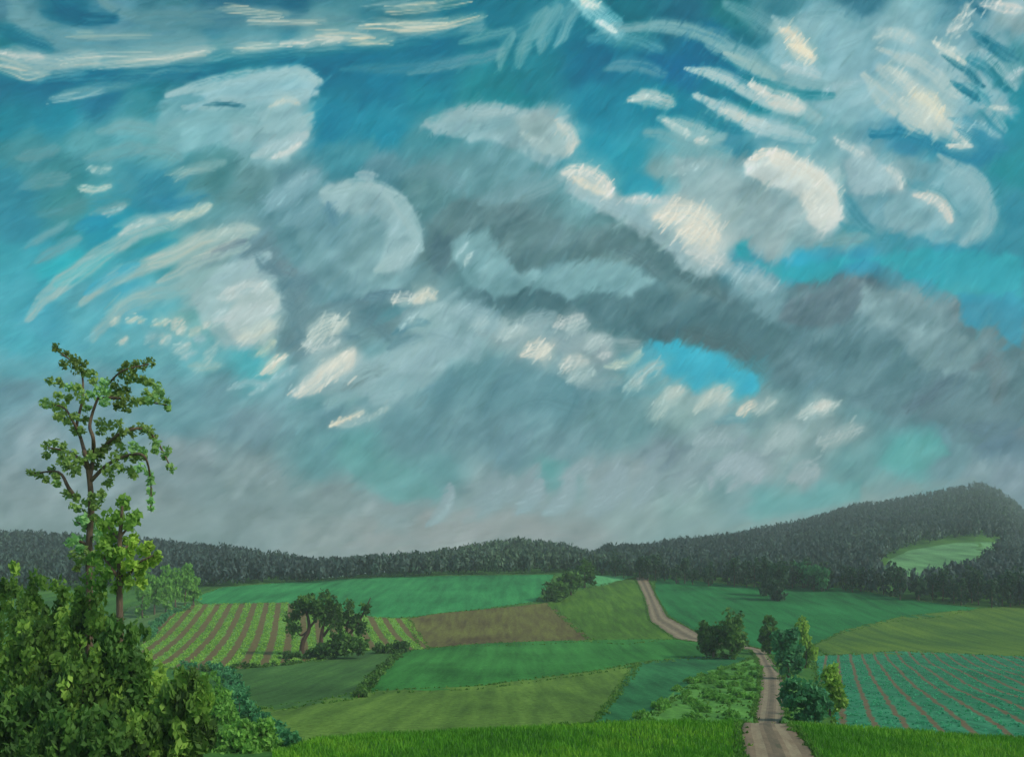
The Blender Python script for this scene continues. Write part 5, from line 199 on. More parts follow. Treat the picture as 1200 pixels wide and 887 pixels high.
# ------------------------------------------------------------------ the sky: a wide backdrop far beyond the hills, painted with brushed cloud
class SkyPainter:
    """Lays brush strokes of paint-like cloud onto a rectilinear chart of the sky (u east, v up, 1000 = one radian-tangent)."""
    def __init__(s, us, vs, seed=4):
        s.us, s.vs = us, vs
        s.U, s.V = np.meshgrid(us, vs)
        s.C = np.zeros(s.U.shape + (3,))
        s.rng = np.random.default_rng(seed)
        g = s.rng.random((256, 256)); s.g = g
    def noise(s, x, y):
        x0 = np.floor(x).astype(int); y0 = np.floor(y).astype(int)
        fx = x - x0; fy = y - y0
        fx = fx * fx * (3 - 2 * fx); fy = fy * fy * (3 - 2 * fy)
        g = s.g; a = g[y0 & 255, x0 & 255]; b = g[y0 & 255, (x0 + 1) & 255]
        c = g[(y0 + 1) & 255, x0 & 255]; d = g[(y0 + 1) & 255, (x0 + 1) & 255]
        return (a + (b - a) * fx) * (1 - fy) + (c + (d - c) * fx) * fy
    def fbm(s, x, y):
        return (s.noise(x, y) + .5 * s.noise(2 * x + 7, 2 * y + 3) + .25 * s.noise(4 * x + 1, 4 * y + 9)) / 1.75 - .5
    def base(s, pts):
        P = np.asarray(pts, float)
        wu = s.U + 26 * s.fbm(s.U / 45, s.V / 45); wv = s.V + 26 * s.fbm(s.U / 45 + 50, s.V / 45 + 20)
        num = np.zeros(s.C.shape); den = np.full(s.U.shape, 1e-12)
        for u, v, r, g, b in P:
            d2 = (wu - u) ** 2 + (1.25 * (wv - v)) ** 2
            w = 1 / (d2 + 120.) ** 2
            num += w[..., None] * np.array([r, g, b]); den += w
        s.C = num / den[..., None]
    def box(s, u0, u1, v0, v1):
        i0, i1 = np.searchsorted(s.us, [u0, u1]); j0, j1 = np.searchsorted(s.vs, [v0, v1])
        return slice(j0, j1), slice(i0, i1)
    def lay(s, sl, a, col, jit=None):
        c = np.asarray(col, float)
        if jit is not None: c = c + jit[..., None]
        s.C[sl] += (c - s.C[sl]) * a[..., None]
    def poly(s, pts, col, op, soft, nz):
        P = np.asarray(pts, float); m = soft * 2 + nz * 2
        sl = s.box(P[:, 0].min() - m, P[:, 0].max() + m, P[:, 1].min() - m, P[:, 1].max() + m)
        U, V = s.U[sl], s.V[sl]
        if U.size == 0: return
        U = U + nz * 2.4 * s.fbm(U / 16 + 3, V / 16); V = V + nz * 2.4 * s.fbm(U / 16 + 31, V / 16 + 17)
        d = np.full(U.shape, 1e9); ins = np.zeros(U.shape, bool)
        Q = np.roll(P, -1, 0)
        for (x0, y0), (x1, y1) in zip(P, Q):
            ex, ey = x1 - x0, y1 - y0
            t = np.clip(((U - x0) * ex + (V - y0) * ey) / (ex * ex + ey * ey + 1e-9), 0, 1)
            d = np.minimum(d, np.hypot(U - x0 - t * ex, V - y0 - t * ey))
            if y0 != y1:
                ins ^= ((y0 > V) != (y1 > V)) & (U < ex * (V - y0) / (y1 - y0) + x0)
        sd = np.where(ins, d, -d)
        a = np.clip(sd / soft * .5 + .5, 0, 1); a = a * a * (3 - 2 * a)
        tex = s.fbm(U / 30, V / 30) * 18
        s.lay(sl, a * op, col, tex)
    def stroke(s, pts, w, col, op, soft=.6, taper=True, bristle=.6):
        P = np.asarray(pts, float)
        if len(P) > 2:
            E = np.vstack([2 * P[0] - P[1], P, 2 * P[-1] - P[-2]]); out = []
            for i in range(1, len(E) - 2):
                t = np.linspace(0, 1, 5)[:-1, None]
                a, b, c, d = E[i - 1], E[i], E[i + 1], E[i + 2]
                out.append(.5 * (2 * b + (c - a) * t + (2 * a - 5 * b + 4 * c - d) * t ** 2 + (3 * b - a - 3 * c + d) * t ** 3))
            P = np.vstack(out + [P[-1:]])
        L = np.r_[0, np.cumsum(np.hypot(*np.diff(P, axis=0).T))]
        m = w * 1.5
        sl = s.box(P[:, 0].min() - m, P[:, 0].max() + m, P[:, 1].min() - m, P[:, 1].max() + m)
        U, V = s.U[sl], s.V[sl]
        if U.size == 0: return
        k = w * .5
        U = U + k * s.fbm(U / (w * 1.2 + 4) + 13, V / (w * 1.2 + 4)); V = V + k * s.fbm(U / (w * 1.2 + 4), V / (w * 1.2 + 4) + 41)
        d = np.full(U.shape, 1e9); tt = np.zeros(U.shape); lat = np.zeros(U.shape)
        for i in range(len(P) - 1):
            ex, ey = P[i + 1] - P[i]; l = math.hypot(ex, ey) + 1e-9
            t = np.clip(((U - P[i, 0]) * ex + (V - P[i, 1]) * ey) / (l * l), 0, 1)
            dx, dy = U - P[i, 0] - t * ex, V - P[i, 1] - t * ey
            q = np.hypot(dx, dy); n = q < d
            d = np.where(n, q, d); tt = np.where(n, L[i] + t * l, tt); lat = np.where(n, (dx * -ey + dy * ex) / l, lat)
        f = tt / (L[-1] + 1e-9)
        ww = w * (np.clip(.35 + 2.2 * np.minimum(f, 1.25 * (1 - f) + .12), 0, 1) if taper else 1)
        a = np.clip((1 - d / ww) / max(soft, .05), 0, 1); a = a * a * (3 - 2 * a)
        ph = s.rng.random() * 200
        br = s.noise(lat * .8 + ph, tt / 26 + ph)
        a *= 1 - bristle * np.clip(br * 1.6 - .5, 0, 1)
        s.lay(sl, a * op, col, (br - .5) * 26 * bristle)
    def dabs(s, pts, w, col, op, field):
        """Short bristly dabs across a highlight, combed along the flow of the cloud."""
        r = s.rng; P = np.asarray(pts, float)
        L = np.r_[0, np.cumsum(np.hypot(*np.diff(P, axis=0).T))]
        for _ in range(int(4 + L[-1] * w / 28)):
            l = r.uniform(0, L[-1]); u = np.interp(l, L, P[:, 0]) + r.normal(0, w * .38); v = np.interp(l, L, P[:, 1]) + r.normal(0, w * .38)
            a = math.radians(field(u, v) + r.normal(0, 8)); q = r.uniform(.5, 1.2) * max(w, 5)
            dx, dy = math.cos(a) * q / 2, math.sin(a) * q / 2
            s.stroke([(u - dx, v - dy), (u + dx, v + dy)], r.uniform(.9, 2.0), np.asarray(col) + r.normal(1, 9), op * r.uniform(.4, .9), .7, True, .5)
    def mottle(s, field, amp):
        """Brushed unevenness of the cloud body, drawn out along its flow; clear blue is left smoother."""
        j, i = s.U.shape
        a = np.radians(np.array([[field(u, v) for u in s.us[::16]] for v in s.vs[::16]]))
        yi = np.minimum(np.arange(j) // 16, a.shape[0] - 1); xi = np.minimum(np.arange(i) // 16, a.shape[1] - 1); a = a[yi][:, xi]
        wu = s.U + 14 * s.fbm(s.U / 40, s.V / 40 + 9); wv = s.V + 14 * s.fbm(s.U / 40 + 77, s.V / 40)
        p = wu * np.cos(a.mean()) + wv * np.sin(a.mean()); q = -wu * np.sin(a.mean()) + wv * np.cos(a.mean())
        n = s.fbm(p / 44, q / 15) * .9 + s.fbm(p / 18 + 5, q / 7) * .5 + s.fbm(wu / 26 + 40, wv / 22) * .9
        sat = (s.C.max(-1) - s.C.min(-1)) / np.maximum(s.C.max(-1), 1)
        s.C += (n * amp * np.clip(1.15 - sat * 1.1, .35, 1))[..., None] * np.array([1.05, 1., .96])
    def crisp(s, k):
        """Firmer paint edges: push each colour away from the mean of its surroundings."""
        B = s.C.copy()
        for ax, r in ((0, 9), (1, 9), (0, 9), (1, 9)):
            pad = [(0, 0)] * 3; pad[ax] = (r + 1, r); q = np.cumsum(np.pad(B, pad, mode='edge'), axis=ax)
            n = s.C.shape[ax]; B = (np.take(q, range(2 * r + 1, 2 * r + 1 + n), ax) - np.take(q, range(0, n), ax)) / (2 * r + 1)
        s.C += np.clip((s.C - B) * k, -24, 24)
        s.C = np.clip(132 + (s.C - 132) * 1.05, 6, 232)
    def hatch(s, n, field, lo, hi, u0, u1, v0, v1, amp=9, op=.55, w0=1.2, w1=3.0):
        r = s.rng
        for _ in range(n):
            u, v = r.uniform(u0, u1), r.uniform(v0, v1)
            j = min(np.searchsorted(s.vs, v), len(s.vs) - 1); i = min(np.searchsorted(s.us, u), len(s.us) - 1)
            a = math.radians(field(u, v) + r.normal(0, 9)); l = r.uniform(lo, hi)
            dx, dy = math.cos(a) * l / 2, math.sin(a) * l / 2
            c = s.C[j, i] + r.normal(amp * .25, amp) + np.array([r.normal(0, 2), 0, r.normal(0, 2)])
            bend = r.normal(0, .08) * l
            s.stroke([(u - dx, v - dy), (u - dy / l * bend, v + dx / l * bend), (u + dx, v + dy)], r.uniform(w0, w1), c, op * r.uniform(.4, 1), .7, True, .6)

def sky_flow(u, v):
    """Direction (degrees) in which the clouds are combed at a place of the sky chart."""
    a = 52.
    wl = 1 / (1 + math.exp((u + 330) / 55)); a += (28 - a) * wl                    # west: flatter
    if v > 500: a += (8 - a) * min(1, (v - 500) / 90) * (1 / (1 + math.exp((u + 60) / 60)))
    if v < 130: a += (14 - a) * min(1, (130 - v) / 70) * (1 if u < 100 else .5)
    return a

def build_sky():
    """A curved backdrop 6 km off, open behind the viewer so that sun and sky light come in; its cloud colours are laid in strokes on a chart of bearings."""
    us = np.r_[-np.geomspace(4200, 660, 60), np.linspace(-650, 650, SKY_NU), np.geomspace(660, 4200, 60)]
    vs = np.r_[-np.geomspace(260, 24, 8), np.linspace(-20, 690, SKY_NV), np.geomspace(705, 3600, 50)]
    S = SkyPainter(us, vs)
    S.base(SKY_BASE)
    for p, c, o, so, n in SKY_POLY: S.poly(p, c, o, so, n)
    S.mottle(sky_flow, 38)
    S.hatch(1800, sky_flow, 14, 34, -640, 640, -20, 690, 8, .45, 3, 8)
    for p, w, c, o, so in SKY_LOW: S.stroke(p, w, c, o, so)
    S.hatch(12000, sky_flow, 9, 26, -640, 640, -20, 690, 6, .5)
    for p, w, c, o, so in SKY_HIGH:
        c = np.array(c, float) + 8; mid = np.mean(p, 0)
        here = S.C[min(np.searchsorted(vs, mid[1]), len(vs) - 1), min(np.searchsorted(us, mid[0]), len(us) - 1)]
        S.stroke(p, w * 3.0, here * .5 + c * .5, o * .5, 1, True, .4)                     # soft half tone around the highlight
        P = np.asarray(p, float); long_ = np.hypot(*np.diff(P, axis=0).T).sum()
        if long_ > 11 * w:                                                                  # a long wisp: several thin hairs side by side
            for q in (-.9, -.35, .2, .8, 1.3):
                t = P + np.c_[S.rng.normal(0, 5, len(P)), q * w + S.rng.normal(0, w * .35, len(P))]
                S.stroke(t[: max(2, len(t) - (q > .5))], w * S.rng.uniform(.35, .7), c + S.rng.normal(0, 7), o * S.rng.uniform(.35, .8), 1, True, .9)
            continue
        S.stroke(p, w * 1.2, c, o * .9, min(1, so + .25), True, .8); S.dabs(p, w * 1.1, c, o, sky_flow)
    S.hatch(7000, sky_flow, 8, 22, -640, 640, -20, 690, 7, .45, .9, 1.7)
    S.crisp(.32)
    D = np.stack([S.U, np.full_like(S.U, 1000.), S.V], -1)
    D = D / np.linalg.norm(D, axis=-1, keepdims=True) * 6000.
    ny, nx = S.U.shape
    idx = np.arange(ny * nx).reshape(ny, nx)
    Fq = np.stack([idx[:-1, :-1], idx[1:, :-1], idx[1:, 1:], idx[:-1, 1:]], -1).reshape(-1, 4)
    m, nt, out = new_mat("painted cloud")
    o = mesh_np("sky", D.reshape(-1, 3) + np.array([0, 0, CAM_Z]), Fq, m, smooth=True)
    lin = np.c_[s2l(np.clip(S.C, 0, 255)).reshape(-1, 3), np.ones(ny * nx)].astype(np.float32)
    at = o.data.attributes.new("cloud", 'FLOAT_COLOR', 'POINT'); at.data.foreach_set("color", lin.ravel())
    a = nt.nodes.new("ShaderNodeAttribute"); a.attribute_name = "cloud"
    e = nt.nodes.new("ShaderNodeEmission"); e.inputs[1].default_value = SKY_GAIN
    nt.links.new(a.outputs["Color"], e.inputs[0]); nt.links.new(e.outputs[0], out.inputs[0])
    m.cycles.emission_sampling = 'NONE'
    tag(o, "wide cloudy sky of teal blue, grey banks and brushed white wisps", "sky", kind="structure")
build_sky()

# ------------------------------------------------------------------ ground sheet
def build_terrain():
    ts = np.r_[np.linspace(-3.0, -.75, 26)[:-1], np.linspace(-.75, .75, 190), np.linspace(.75, 3.0, 26)[1:]]
    ys = np.r_[np.arange(44, 100, 1.), np.arange(100, 420, 2.5), np.geomspace(420, 1500, 110), np.geomspace(1560, 9000, 16)]
    T, Y = np.meshgrid(ts, ys); X = T * Y
    # the near hillside the viewer stands on, as a plain grid joined on at y = 44
    yn = np.arange(-120, 44, 4.); Xn, Yn = np.meshgrid(ts * 44, yn)
    X = np.vstack([Xn, X]); Y = np.vstack([Yn, Y])
    Z = ground(X, Y) - .06
    ny, nx = X.shape; idx = np.arange(ny * nx).reshape(ny, nx)
    Fq = np.stack([idx[:-1, :-1], idx[:-1, 1:], idx[1:, 1:], idx[1:, :-1]], -1).reshape(-1, 4)
    m = field_mat("rough grass", (44, 82, 40), (56, 98, 46), (70, 108, 46), 0, (.05, .3), K_FIELD)[0]
    o = mesh_np("terrain", np.stack([X, Y, Z], -1).reshape(-1, 3), Fq, m, smooth=True)
    tag(o, "rolling green farmland falling to a valley and rising to wooded hills", "terrain", kind="structure")
build_terrain()

def inside(px, py, poly):
    poly = np.asarray(poly); ins = np.zeros(np.shape(px), bool)
    for (x0, y0), (x1, y1) in zip(poly, np.roll(poly, -1, 0)):
        if y0 != y1: ins ^= ((y0 > py) != (y1 > py)) & (px < (x1 - x0) * (py - y0) / (y1 - y0) + x0)
    return ins
def drape(name, poly, mat, lift, step, wob=.5):
    """A sheet cut to an outline on the map and laid over the ground."""
    poly = np.asarray(poly, float); r = np.random.default_rng(len(poly))
    poly = poly + r.normal(0, wob, poly.shape) * np.minimum(1, poly[:, 1:] / 250)
    x0, y0 = poly.min(0); x1, y1 = poly.max(0)
    gx, gy = np.meshgrid(np.arange(x0, x1, step), np.arange(y0, y1, step)); gx = gx.ravel() + r.uniform(-.2, .2, gx.size) * step; gy = gy.ravel() + r.uniform(-.2, .2, gy.size) * step
    k = inside(gx, gy, poly); d = np.full(gx.shape, 1e9)
    for (ax, ay), (bx, by) in zip(poly, np.roll(poly, -1, 0)):
        ex, ey = bx - ax, by - ay; t = np.clip(((gx - ax) * ex + (gy - ay) * ey) / (ex * ex + ey * ey + 1e-9), 0, 1)
        d = np.minimum(d, np.hypot(gx - ax - t * ex, gy - ay - t * ey))
    k &= d > step * .4
    V = [tuple(p) for p in poly] + list(zip(gx[k], gy[k])); n = len(poly)
    vo, eo, fo, *_ = delaunay_2d_cdt([Vector(v) for v in V], [(i, (i + 1) % n) for i in range(n)], [], 1, 1e-4)
    xy = np.array([tuple(v) for v in vo]); z = ground(xy[:, 0], xy[:, 1]) + lift
    return mesh_np(name, np.c_[xy, z], np.array([f for f in fo if len(f) == 3]), mat, smooth=True)

FIELD_LOOK = {   # dark, mid, light, bearing of streaks, patch scales
 'far_meadow':     ((32,98,60),(41,114,71),(52,126,80),70,(.03,.3)),
 'strip_field':    ((74,112,56),(86,128,62),(100,138,70),-13.5,(.03,.4)),
 'ploughed_field': ((80,68,52),(86,84,54),(94,98,56),60,(.06,.6)),
 'green_bank':     ((52,84,32),(62,98,36),(76,110,42),25,(.05,.5)),
 'ridge_meadow':   ((66,128,90),(76,142,100),(86,150,108),80,(.03,.3)),
 'long_meadow':    ((34,88,38),(46,104,50),(56,118,60),78,(.02,.35)),
 'pasture':        ((50,82,46),(58,94,52),(70,106,58),75,(.03,.4)),
 'olive_meadow':   ((62,92,42),(76,106,48),(90,120,56),76,(.03,.4)),
 'teal_meadow':    ((32,82,54),(40,96,64),(48,108,72),55,(.04,.4)),
 'bank_field':     ((62,108,50),(76,124,60),(90,138,70),20,(.1,.6)),
 'verge':          ((60,100,50),(72,116,60),(84,130,68),10,(.1,.6)),
 'upland_field':   ((24,84,48),(30,96,55),(38,106,64),75,(.03,.3)),
 'hay_field':      ((52,88,46),(68,98,44),(84,110,48),72,(.02,.3)),
 'cabbage_field':  ((34,92,70),(42,106,86),(52,118,96),20,(.08,.6)),
 'wood_clearing':  ((70,112,80),(84,128,92),(100,146,106),60,(.02,.2)),
 'orchard_strip':  ((66,98,60),(78,110,70),(88,120,76),20,(.05,.4)),
}
FIELD_CAT = {'ploughed_field': 'field'}
FIELD_LABEL = {
 'far_meadow': "smooth blue green meadow on the far slope below the wooded hills",
 'strip_field': "field of alternating green and brown strips behind the tree clump",
 'ploughed_field': "bare brown ploughed field between the far meadow and long meadow",
 'green_bank': "olive green slope beside the climbing track",
 'ridge_meadow': "small pale meadow on the ridge at the foot of the wood",
 'long_meadow': "long bright green meadow across the valley floor",
 'pasture': "dull green pasture in front of the tree clump",
 'olive_meadow': "broad olive green meadow behind the near grass",
 'teal_meadow': "small blue green slanting field left of the leafy bank",
 'bank_field': "light green bank under the leafy crop bushes",
 'verge': "narrow light green verge on the right of the track",
 'upland_field': "dark green upland field below the right hand wood",
 'hay_field': "olive hay field above the cabbage field",
 'cabbage_field': "blue green cabbage field with thin red brown furrows",
 'wood_clearing': "pale green clearing high in the wooded mountain side",
 'orchard_strip': "grey green strip under the row of slim trees",
}
def stripes(nt, c, d, ang, period, width, soil1, soil2, wob, k):
    """Bands of bare soil along one bearing, worked into a field's colour."""
    mp = mapping(nt, math.radians(ang), (1, 1, 1)); sx = nt.nodes.new("ShaderNodeSeparateXYZ"); nt.links.new(mp.outputs[0], sx.inputs[0])
    nz = noise(nt, mapping(nt).outputs[0], .25, 3, .6)
    def mth(op, a, b=None, cc=None):
        q = nt.nodes.new("ShaderNodeMath"); q.operation = op
        for i, v in enumerate((a, b, cc)):
            if v is None: continue
            if isinstance(v, (int, float)): q.inputs[i].default_value = v
            else: nt.links.new(v, q.inputs[i])
        return q.outputs[0]
    x = mth('MULTIPLY_ADD', nz.outputs[0], wob, sx.outputs[0])
    f = mth('FRACT', mth('DIVIDE', x, period)); tri = mth('ABSOLUTE', mth('SUBTRACT', f, .5))
    mr = nt.nodes.new("ShaderNodeMapRange"); mr.interpolation_type = 'SMOOTHSTEP'
    mr.inputs[1].default_value = width / 2 + .05; mr.inputs[2].default_value = max(width / 2 - .05, 0)
    nt.links.new(tri, mr.inputs[0])
    n2 = noise(nt, mapping(nt).outputs[0], .6, 4, .7); r = ramp(nt, [(.3, rgb(soil1, k)), (.7, rgb(soil2, k))]); nt.links.new(n2.outputs[0], r.inputs[0])
    nt.links.new(mixc(nt, mr.outputs[0], c, r.outputs[0]), d.inputs["Base Color"])
FIELD_LIFT = {}
for i, (name, poly) in enumerate(FIELDS.items()):
    c1, c2, c3, ang, sc = FIELD_LOOK[name]
    m, nt, c, d = field_mat(name.replace('_', ' '), c1, c2, c3, ang, sc, K_FIELD)
    if name == 'strip_field': stripes(nt, c, d, -13.5, 4.3, .44, (86, 76, 58), (102, 92, 66), 1.6, K_FIELD)
    if name == 'cabbage_field': stripes(nt, c, d, 20, 2.7, .21, (88, 78, 68), (106, 94, 80), 1.1, K_FIELD)
    a = np.asarray(poly); step = 2.2 if a[:, 1].mean() < 150 else 5.0
    FIELD_LIFT[name] = .02 + .004 * i
    o = drape(name, poly, m, FIELD_LIFT[name], step, .35)
    tag(o, FIELD_LABEL[name], "field", kind="structure")

# the dirt track: a ribbon with two worn wheel ruts and soft earthy shoulders
def road_mat():
    m, nt, out = new_mat("dirt track")
    at = nt.nodes.new("ShaderNodeAttribute"); at.attribute_name = "tone"
    n1 = noise(nt, mapping(nt, 0, (1, .35, 1)).outputs[0], .9, 5, .65); n2 = noise(nt, mapping(nt).outputs[0], 6, 4, .7)
    mm = nt.nodes.new("ShaderNodeMath"); mm.operation = 'MULTIPLY_ADD'; mm.inputs[1].default_value = .7; mm.inputs[2].default_value = -.35
    nt.links.new(n1.outputs[0], mm.inputs[0]); ad = nt.nodes.new("ShaderNodeMath"); nt.links.new(mm.outputs[0], ad.inputs[0]); nt.links.new(at.outputs["Fac"], ad.inputs[1])
    r = ramp(nt, [(0, rgb((70, 78, 52), K_ROAD)), (.22, rgb((96, 88, 76), K_ROAD)), (.55, rgb((128, 112, 98), K_ROAD)), (.95, rgb((152, 142, 126), K_ROAD))]); nt.links.new(ad.outputs[0], r.inputs[0])
    v = ramp(nt, [(.3, (.8, .8, .8, 1)), (.7, (1.18, 1.18, 1.18, 1))]); nt.links.new(n2.outputs[0], v.inputs[0])
    c = mixc(nt, 1.0, r.outputs[0], v.outputs[0], 'MULTIPLY')
    b = nt.nodes.new("ShaderNodeBump"); b.inputs["Strength"].default_value = .6; b.inputs["Distance"].default_value = .06; nt.links.new(n2.outputs[0], b.inputs["Height"])
    d = nt.nodes.new("ShaderNodeBsdfPrincipled"); d.inputs["Roughness"].default_value = .95
    nt.links.new(c, d.inputs["Base Color"]); nt.links.new(b.outputs[0], d.inputs["Normal"]); nt.links.new(d.outputs[0], out.inputs[0])
    return m
def build_track():
    def even(P, n):
        P = np.asarray(P, float); L = np.r_[0, np.cumsum(np.hypot(*np.diff(P, axis=0).T))]; s = np.linspace(0, L[-1], n)
        Q = np.c_[np.interp(s, L, P[:, 0]), np.interp(s, L, P[:, 1])]
        for _ in range(6): Q[1:-1] = .25 * Q[:-2] + .5 * Q[1:-1] + .25 * Q[2:]
        return Q
    n, k = 260, 15
    A, B = even(TRACK_EDGES[0], n), even(TRACK_EDGES[1], n); r = np.random.default_rng(2)
    f = np.linspace(-.06, 1.06, k); XY = A[:, None] * (1 - f)[None, :, None] + B[:, None] * f[None, :, None]
    XY[:, [0, -1]] += r.normal(0, .12, (n, 2, 2))
    z = ground(XY[..., 0], XY[..., 1]) + .12 - .05 * np.exp(-((f - .27) / .1) ** 2) - .05 * np.exp(-((f - .73) / .1) ** 2)
    z[:, [0, -1]] -= .15
    idx = np.arange(n * k).reshape(n, k)
    Fq = np.stack([idx[:-1, :-1], idx[:-1, 1:], idx[1:, 1:], idx[1:, :-1]], -1).reshape(-1, 4)
    fm = (f[:-1] + f[1:]) / 2
    t = .42 + .38 * np.exp(-((fm - .27) / .11) ** 2) + .38 * np.exp(-((fm - .73) / .11) ** 2) - .14 * np.exp(-((fm - .5) / .1) ** 2) - .42 * (np.abs(fm - .5) > .47)
    tone = np.clip(np.tile(t, (n - 1, 1)) + r.normal(0, .05, (n - 1, k - 1)), 0, 1)
    o = mesh_np("track", np.c_[XY.reshape(-1, 2), z.ravel()], Fq, road_mat(), None, tone.ravel(), True)
    tag(o, "warm grey dirt track winding over the near rise, the valley and up the far bank", "track", kind="structure")
build_track()

# ------------------------------------------------------------------ leaves and wood
def leaf_quads(C, size, r, up=0.0, aspect=1.7, upvec=None):
    """C: n leaf centres; a bent-free diamond leaf at each, turned at random (up > 0 stands the leaves upright)."""
    n = len(C); size = np.broadcast_to(size, (n,))
    a = r.normal(size=(n, 3)); a[:, 2] += up * 2.2; a /= np.linalg.norm(a, axis=1, keepdims=True)
    b = r.normal(size=(n, 3)); b -= a * (a * b).sum(1, keepdims=True); b /= np.linalg.norm(b, axis=1, keepdims=True)
    l = (size * .5 * aspect)[:, None]; w = (size * .5)[:, None]
    V = np.stack([C - a * l, C + b * w - a * l * .1, C + a * l, C - b * w - a * l * .1], 1).reshape(-1, 3)
    return V, np.arange(4 * n).reshape(n, 4)
def foliage(name, clumps, mat, parent, per, size, r, up=0.0, aspect=1.7, spread=.06):
    """clumps: rows of x y z rx ry rz tone; each a puff of `per` leaves."""
    cl = np.asarray(clumps, float); n = len(cl)
    d = r.normal(size=(n, per, 3)); d /= np.linalg.norm(d, axis=-1, keepdims=True); d *= r.random((n, per, 1)) ** .45
    C = cl[:, None, :3] + d * cl[:, None, 3:6]
    tone = np.clip(cl[:, None, 6] + r.normal(0, spread, (n, per)), 0, 1)
    V, Fq = leaf_quads(C.reshape(-1, 3), size * r.uniform(.7, 1.3, n * per), r, up, aspect)
    return mesh_np(name, V, Fq, mat, parent, tone.ravel())
def tubes(name, paths, mat, parent, sides=7):
    """paths: [(points, radii)] -> tapered limbs in one mesh."""
    VV, FF, off = [], [], 0
    for P, R in paths:
        P = np.asarray(P, float); R = np.asarray(R, float)
        if len(P) > 2:                                              # round the bends
            t = np.linspace(0, len(P) - 1, (len(P) - 1) * 4 + 1); i = np.clip(t.astype(int), 0, len(P) - 2); f = (t - i)[:, None]
            E = np.vstack([2 * P[0] - P[1], P, 2 * P[-1] - P[-2]]); a, b, c, d = E[i], E[i + 1], E[i + 2], E[i + 3]
            Q = .5 * (2 * b + (c - a) * f + (2 * a - 5 * b + 4 * c - d) * f ** 2 + (3 * b - a - 3 * c + d) * f ** 3)
            R = np.interp(t, np.arange(len(P)), R); P = Q
        T = np.gradient(P, axis=0); T /= np.linalg.norm(T, axis=1, keepdims=True) + 1e-9
        ref = np.where(np.abs(T[:, 1:2]) > .9, [[1., 0, 0]], [[0, 1., 0]])
        A = np.cross(T, ref); A /= np.linalg.norm(A, axis=1, keepdims=True); B = np.cross(T, A)
        th = np.linspace(0, 2 * np.pi, sides, endpoint=False)
        ring = P[:, None] + R[:, None, None] * (np.cos(th)[None, :, None] * A[:, None] + np.sin(th)[None, :, None] * B[:, None])
        n = len(P); VV.append(ring.reshape(-1, 3))
        k = np.arange(n * sides).reshape(n, sides) + off
        FF.append(np.stack([k[:-1], np.roll(k[:-1], -1, 1), np.roll(k[1:], -1, 1), k[1:]], -1).reshape(-1, 4)); off += n * sides
    return mesh_np(name, np.vstack(VV), np.vstack(FF), mat, parent, smooth=True)
def crown_clumps(c, rx, ry, rz, n, cr, r, tone=(.2, .8), hollow=.35, bite=.25):
    """Clumps through an uneven egg: denser to the outside, with bites taken out of its outline."""
    d = r.normal(size=(n, 3)); d /= np.linalg.norm(d, axis=1, keepdims=True)
    lob = 1 + bite * np.sin(3 * np.arctan2(d[:, 1], d[:, 0]) + r.uniform(0, 6)) * np.cos(4 * d[:, 2] + r.uniform(0, 6)) + r.normal(0, bite * .35, n)
    rad = (hollow + (1 - hollow) * r.random(n) ** .6) * lob
    P = np.array(c) + d * rad[:, None] * np.array([rx, ry, rz])
    q = cr * r.uniform(.6, 1.3, n)
    return np.c_[P, q, q, q * .85, r.uniform(tone[0], tone[1], n)]

BARK = bark_mat("grey brown bark", (62, 52, 46), (98, 86, 76), 1.25)
BARK_RED = bark_mat("red brown bark", (56, 40, 34), (92, 70, 60), 1.0)
LEAF_TALL = foliage_mat("tall tree leaf", (66, 84, 44), (88, 112, 66), (94, 132, 94), K_LEAF)
LEAF_OLIVE = foliage_mat("olive leaf", (26, 42, 24), (68, 98, 44), (106, 134, 62), K_LEAF)
LEAF_BRIGHT = foliage_mat("bright leaf", (58, 92, 44), (82, 114, 52), (110, 136, 58), K_LEAF)
LEAF_DARK = foliage_mat("dark leaf", (32, 54, 28), (50, 80, 38), (74, 106, 50), K_LEAF)
LEAF_TEAL = foliage_mat("blue green leaf", (34, 74, 54), (50, 98, 70), (68, 116, 82), K_LEAF)
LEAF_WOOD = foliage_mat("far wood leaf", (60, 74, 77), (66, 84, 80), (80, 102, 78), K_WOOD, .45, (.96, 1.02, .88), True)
LEAF_BANK = foliage_mat("bank bush leaf", (52, 88, 40), (70, 110, 50), (88, 126, 62), K_LEAF)

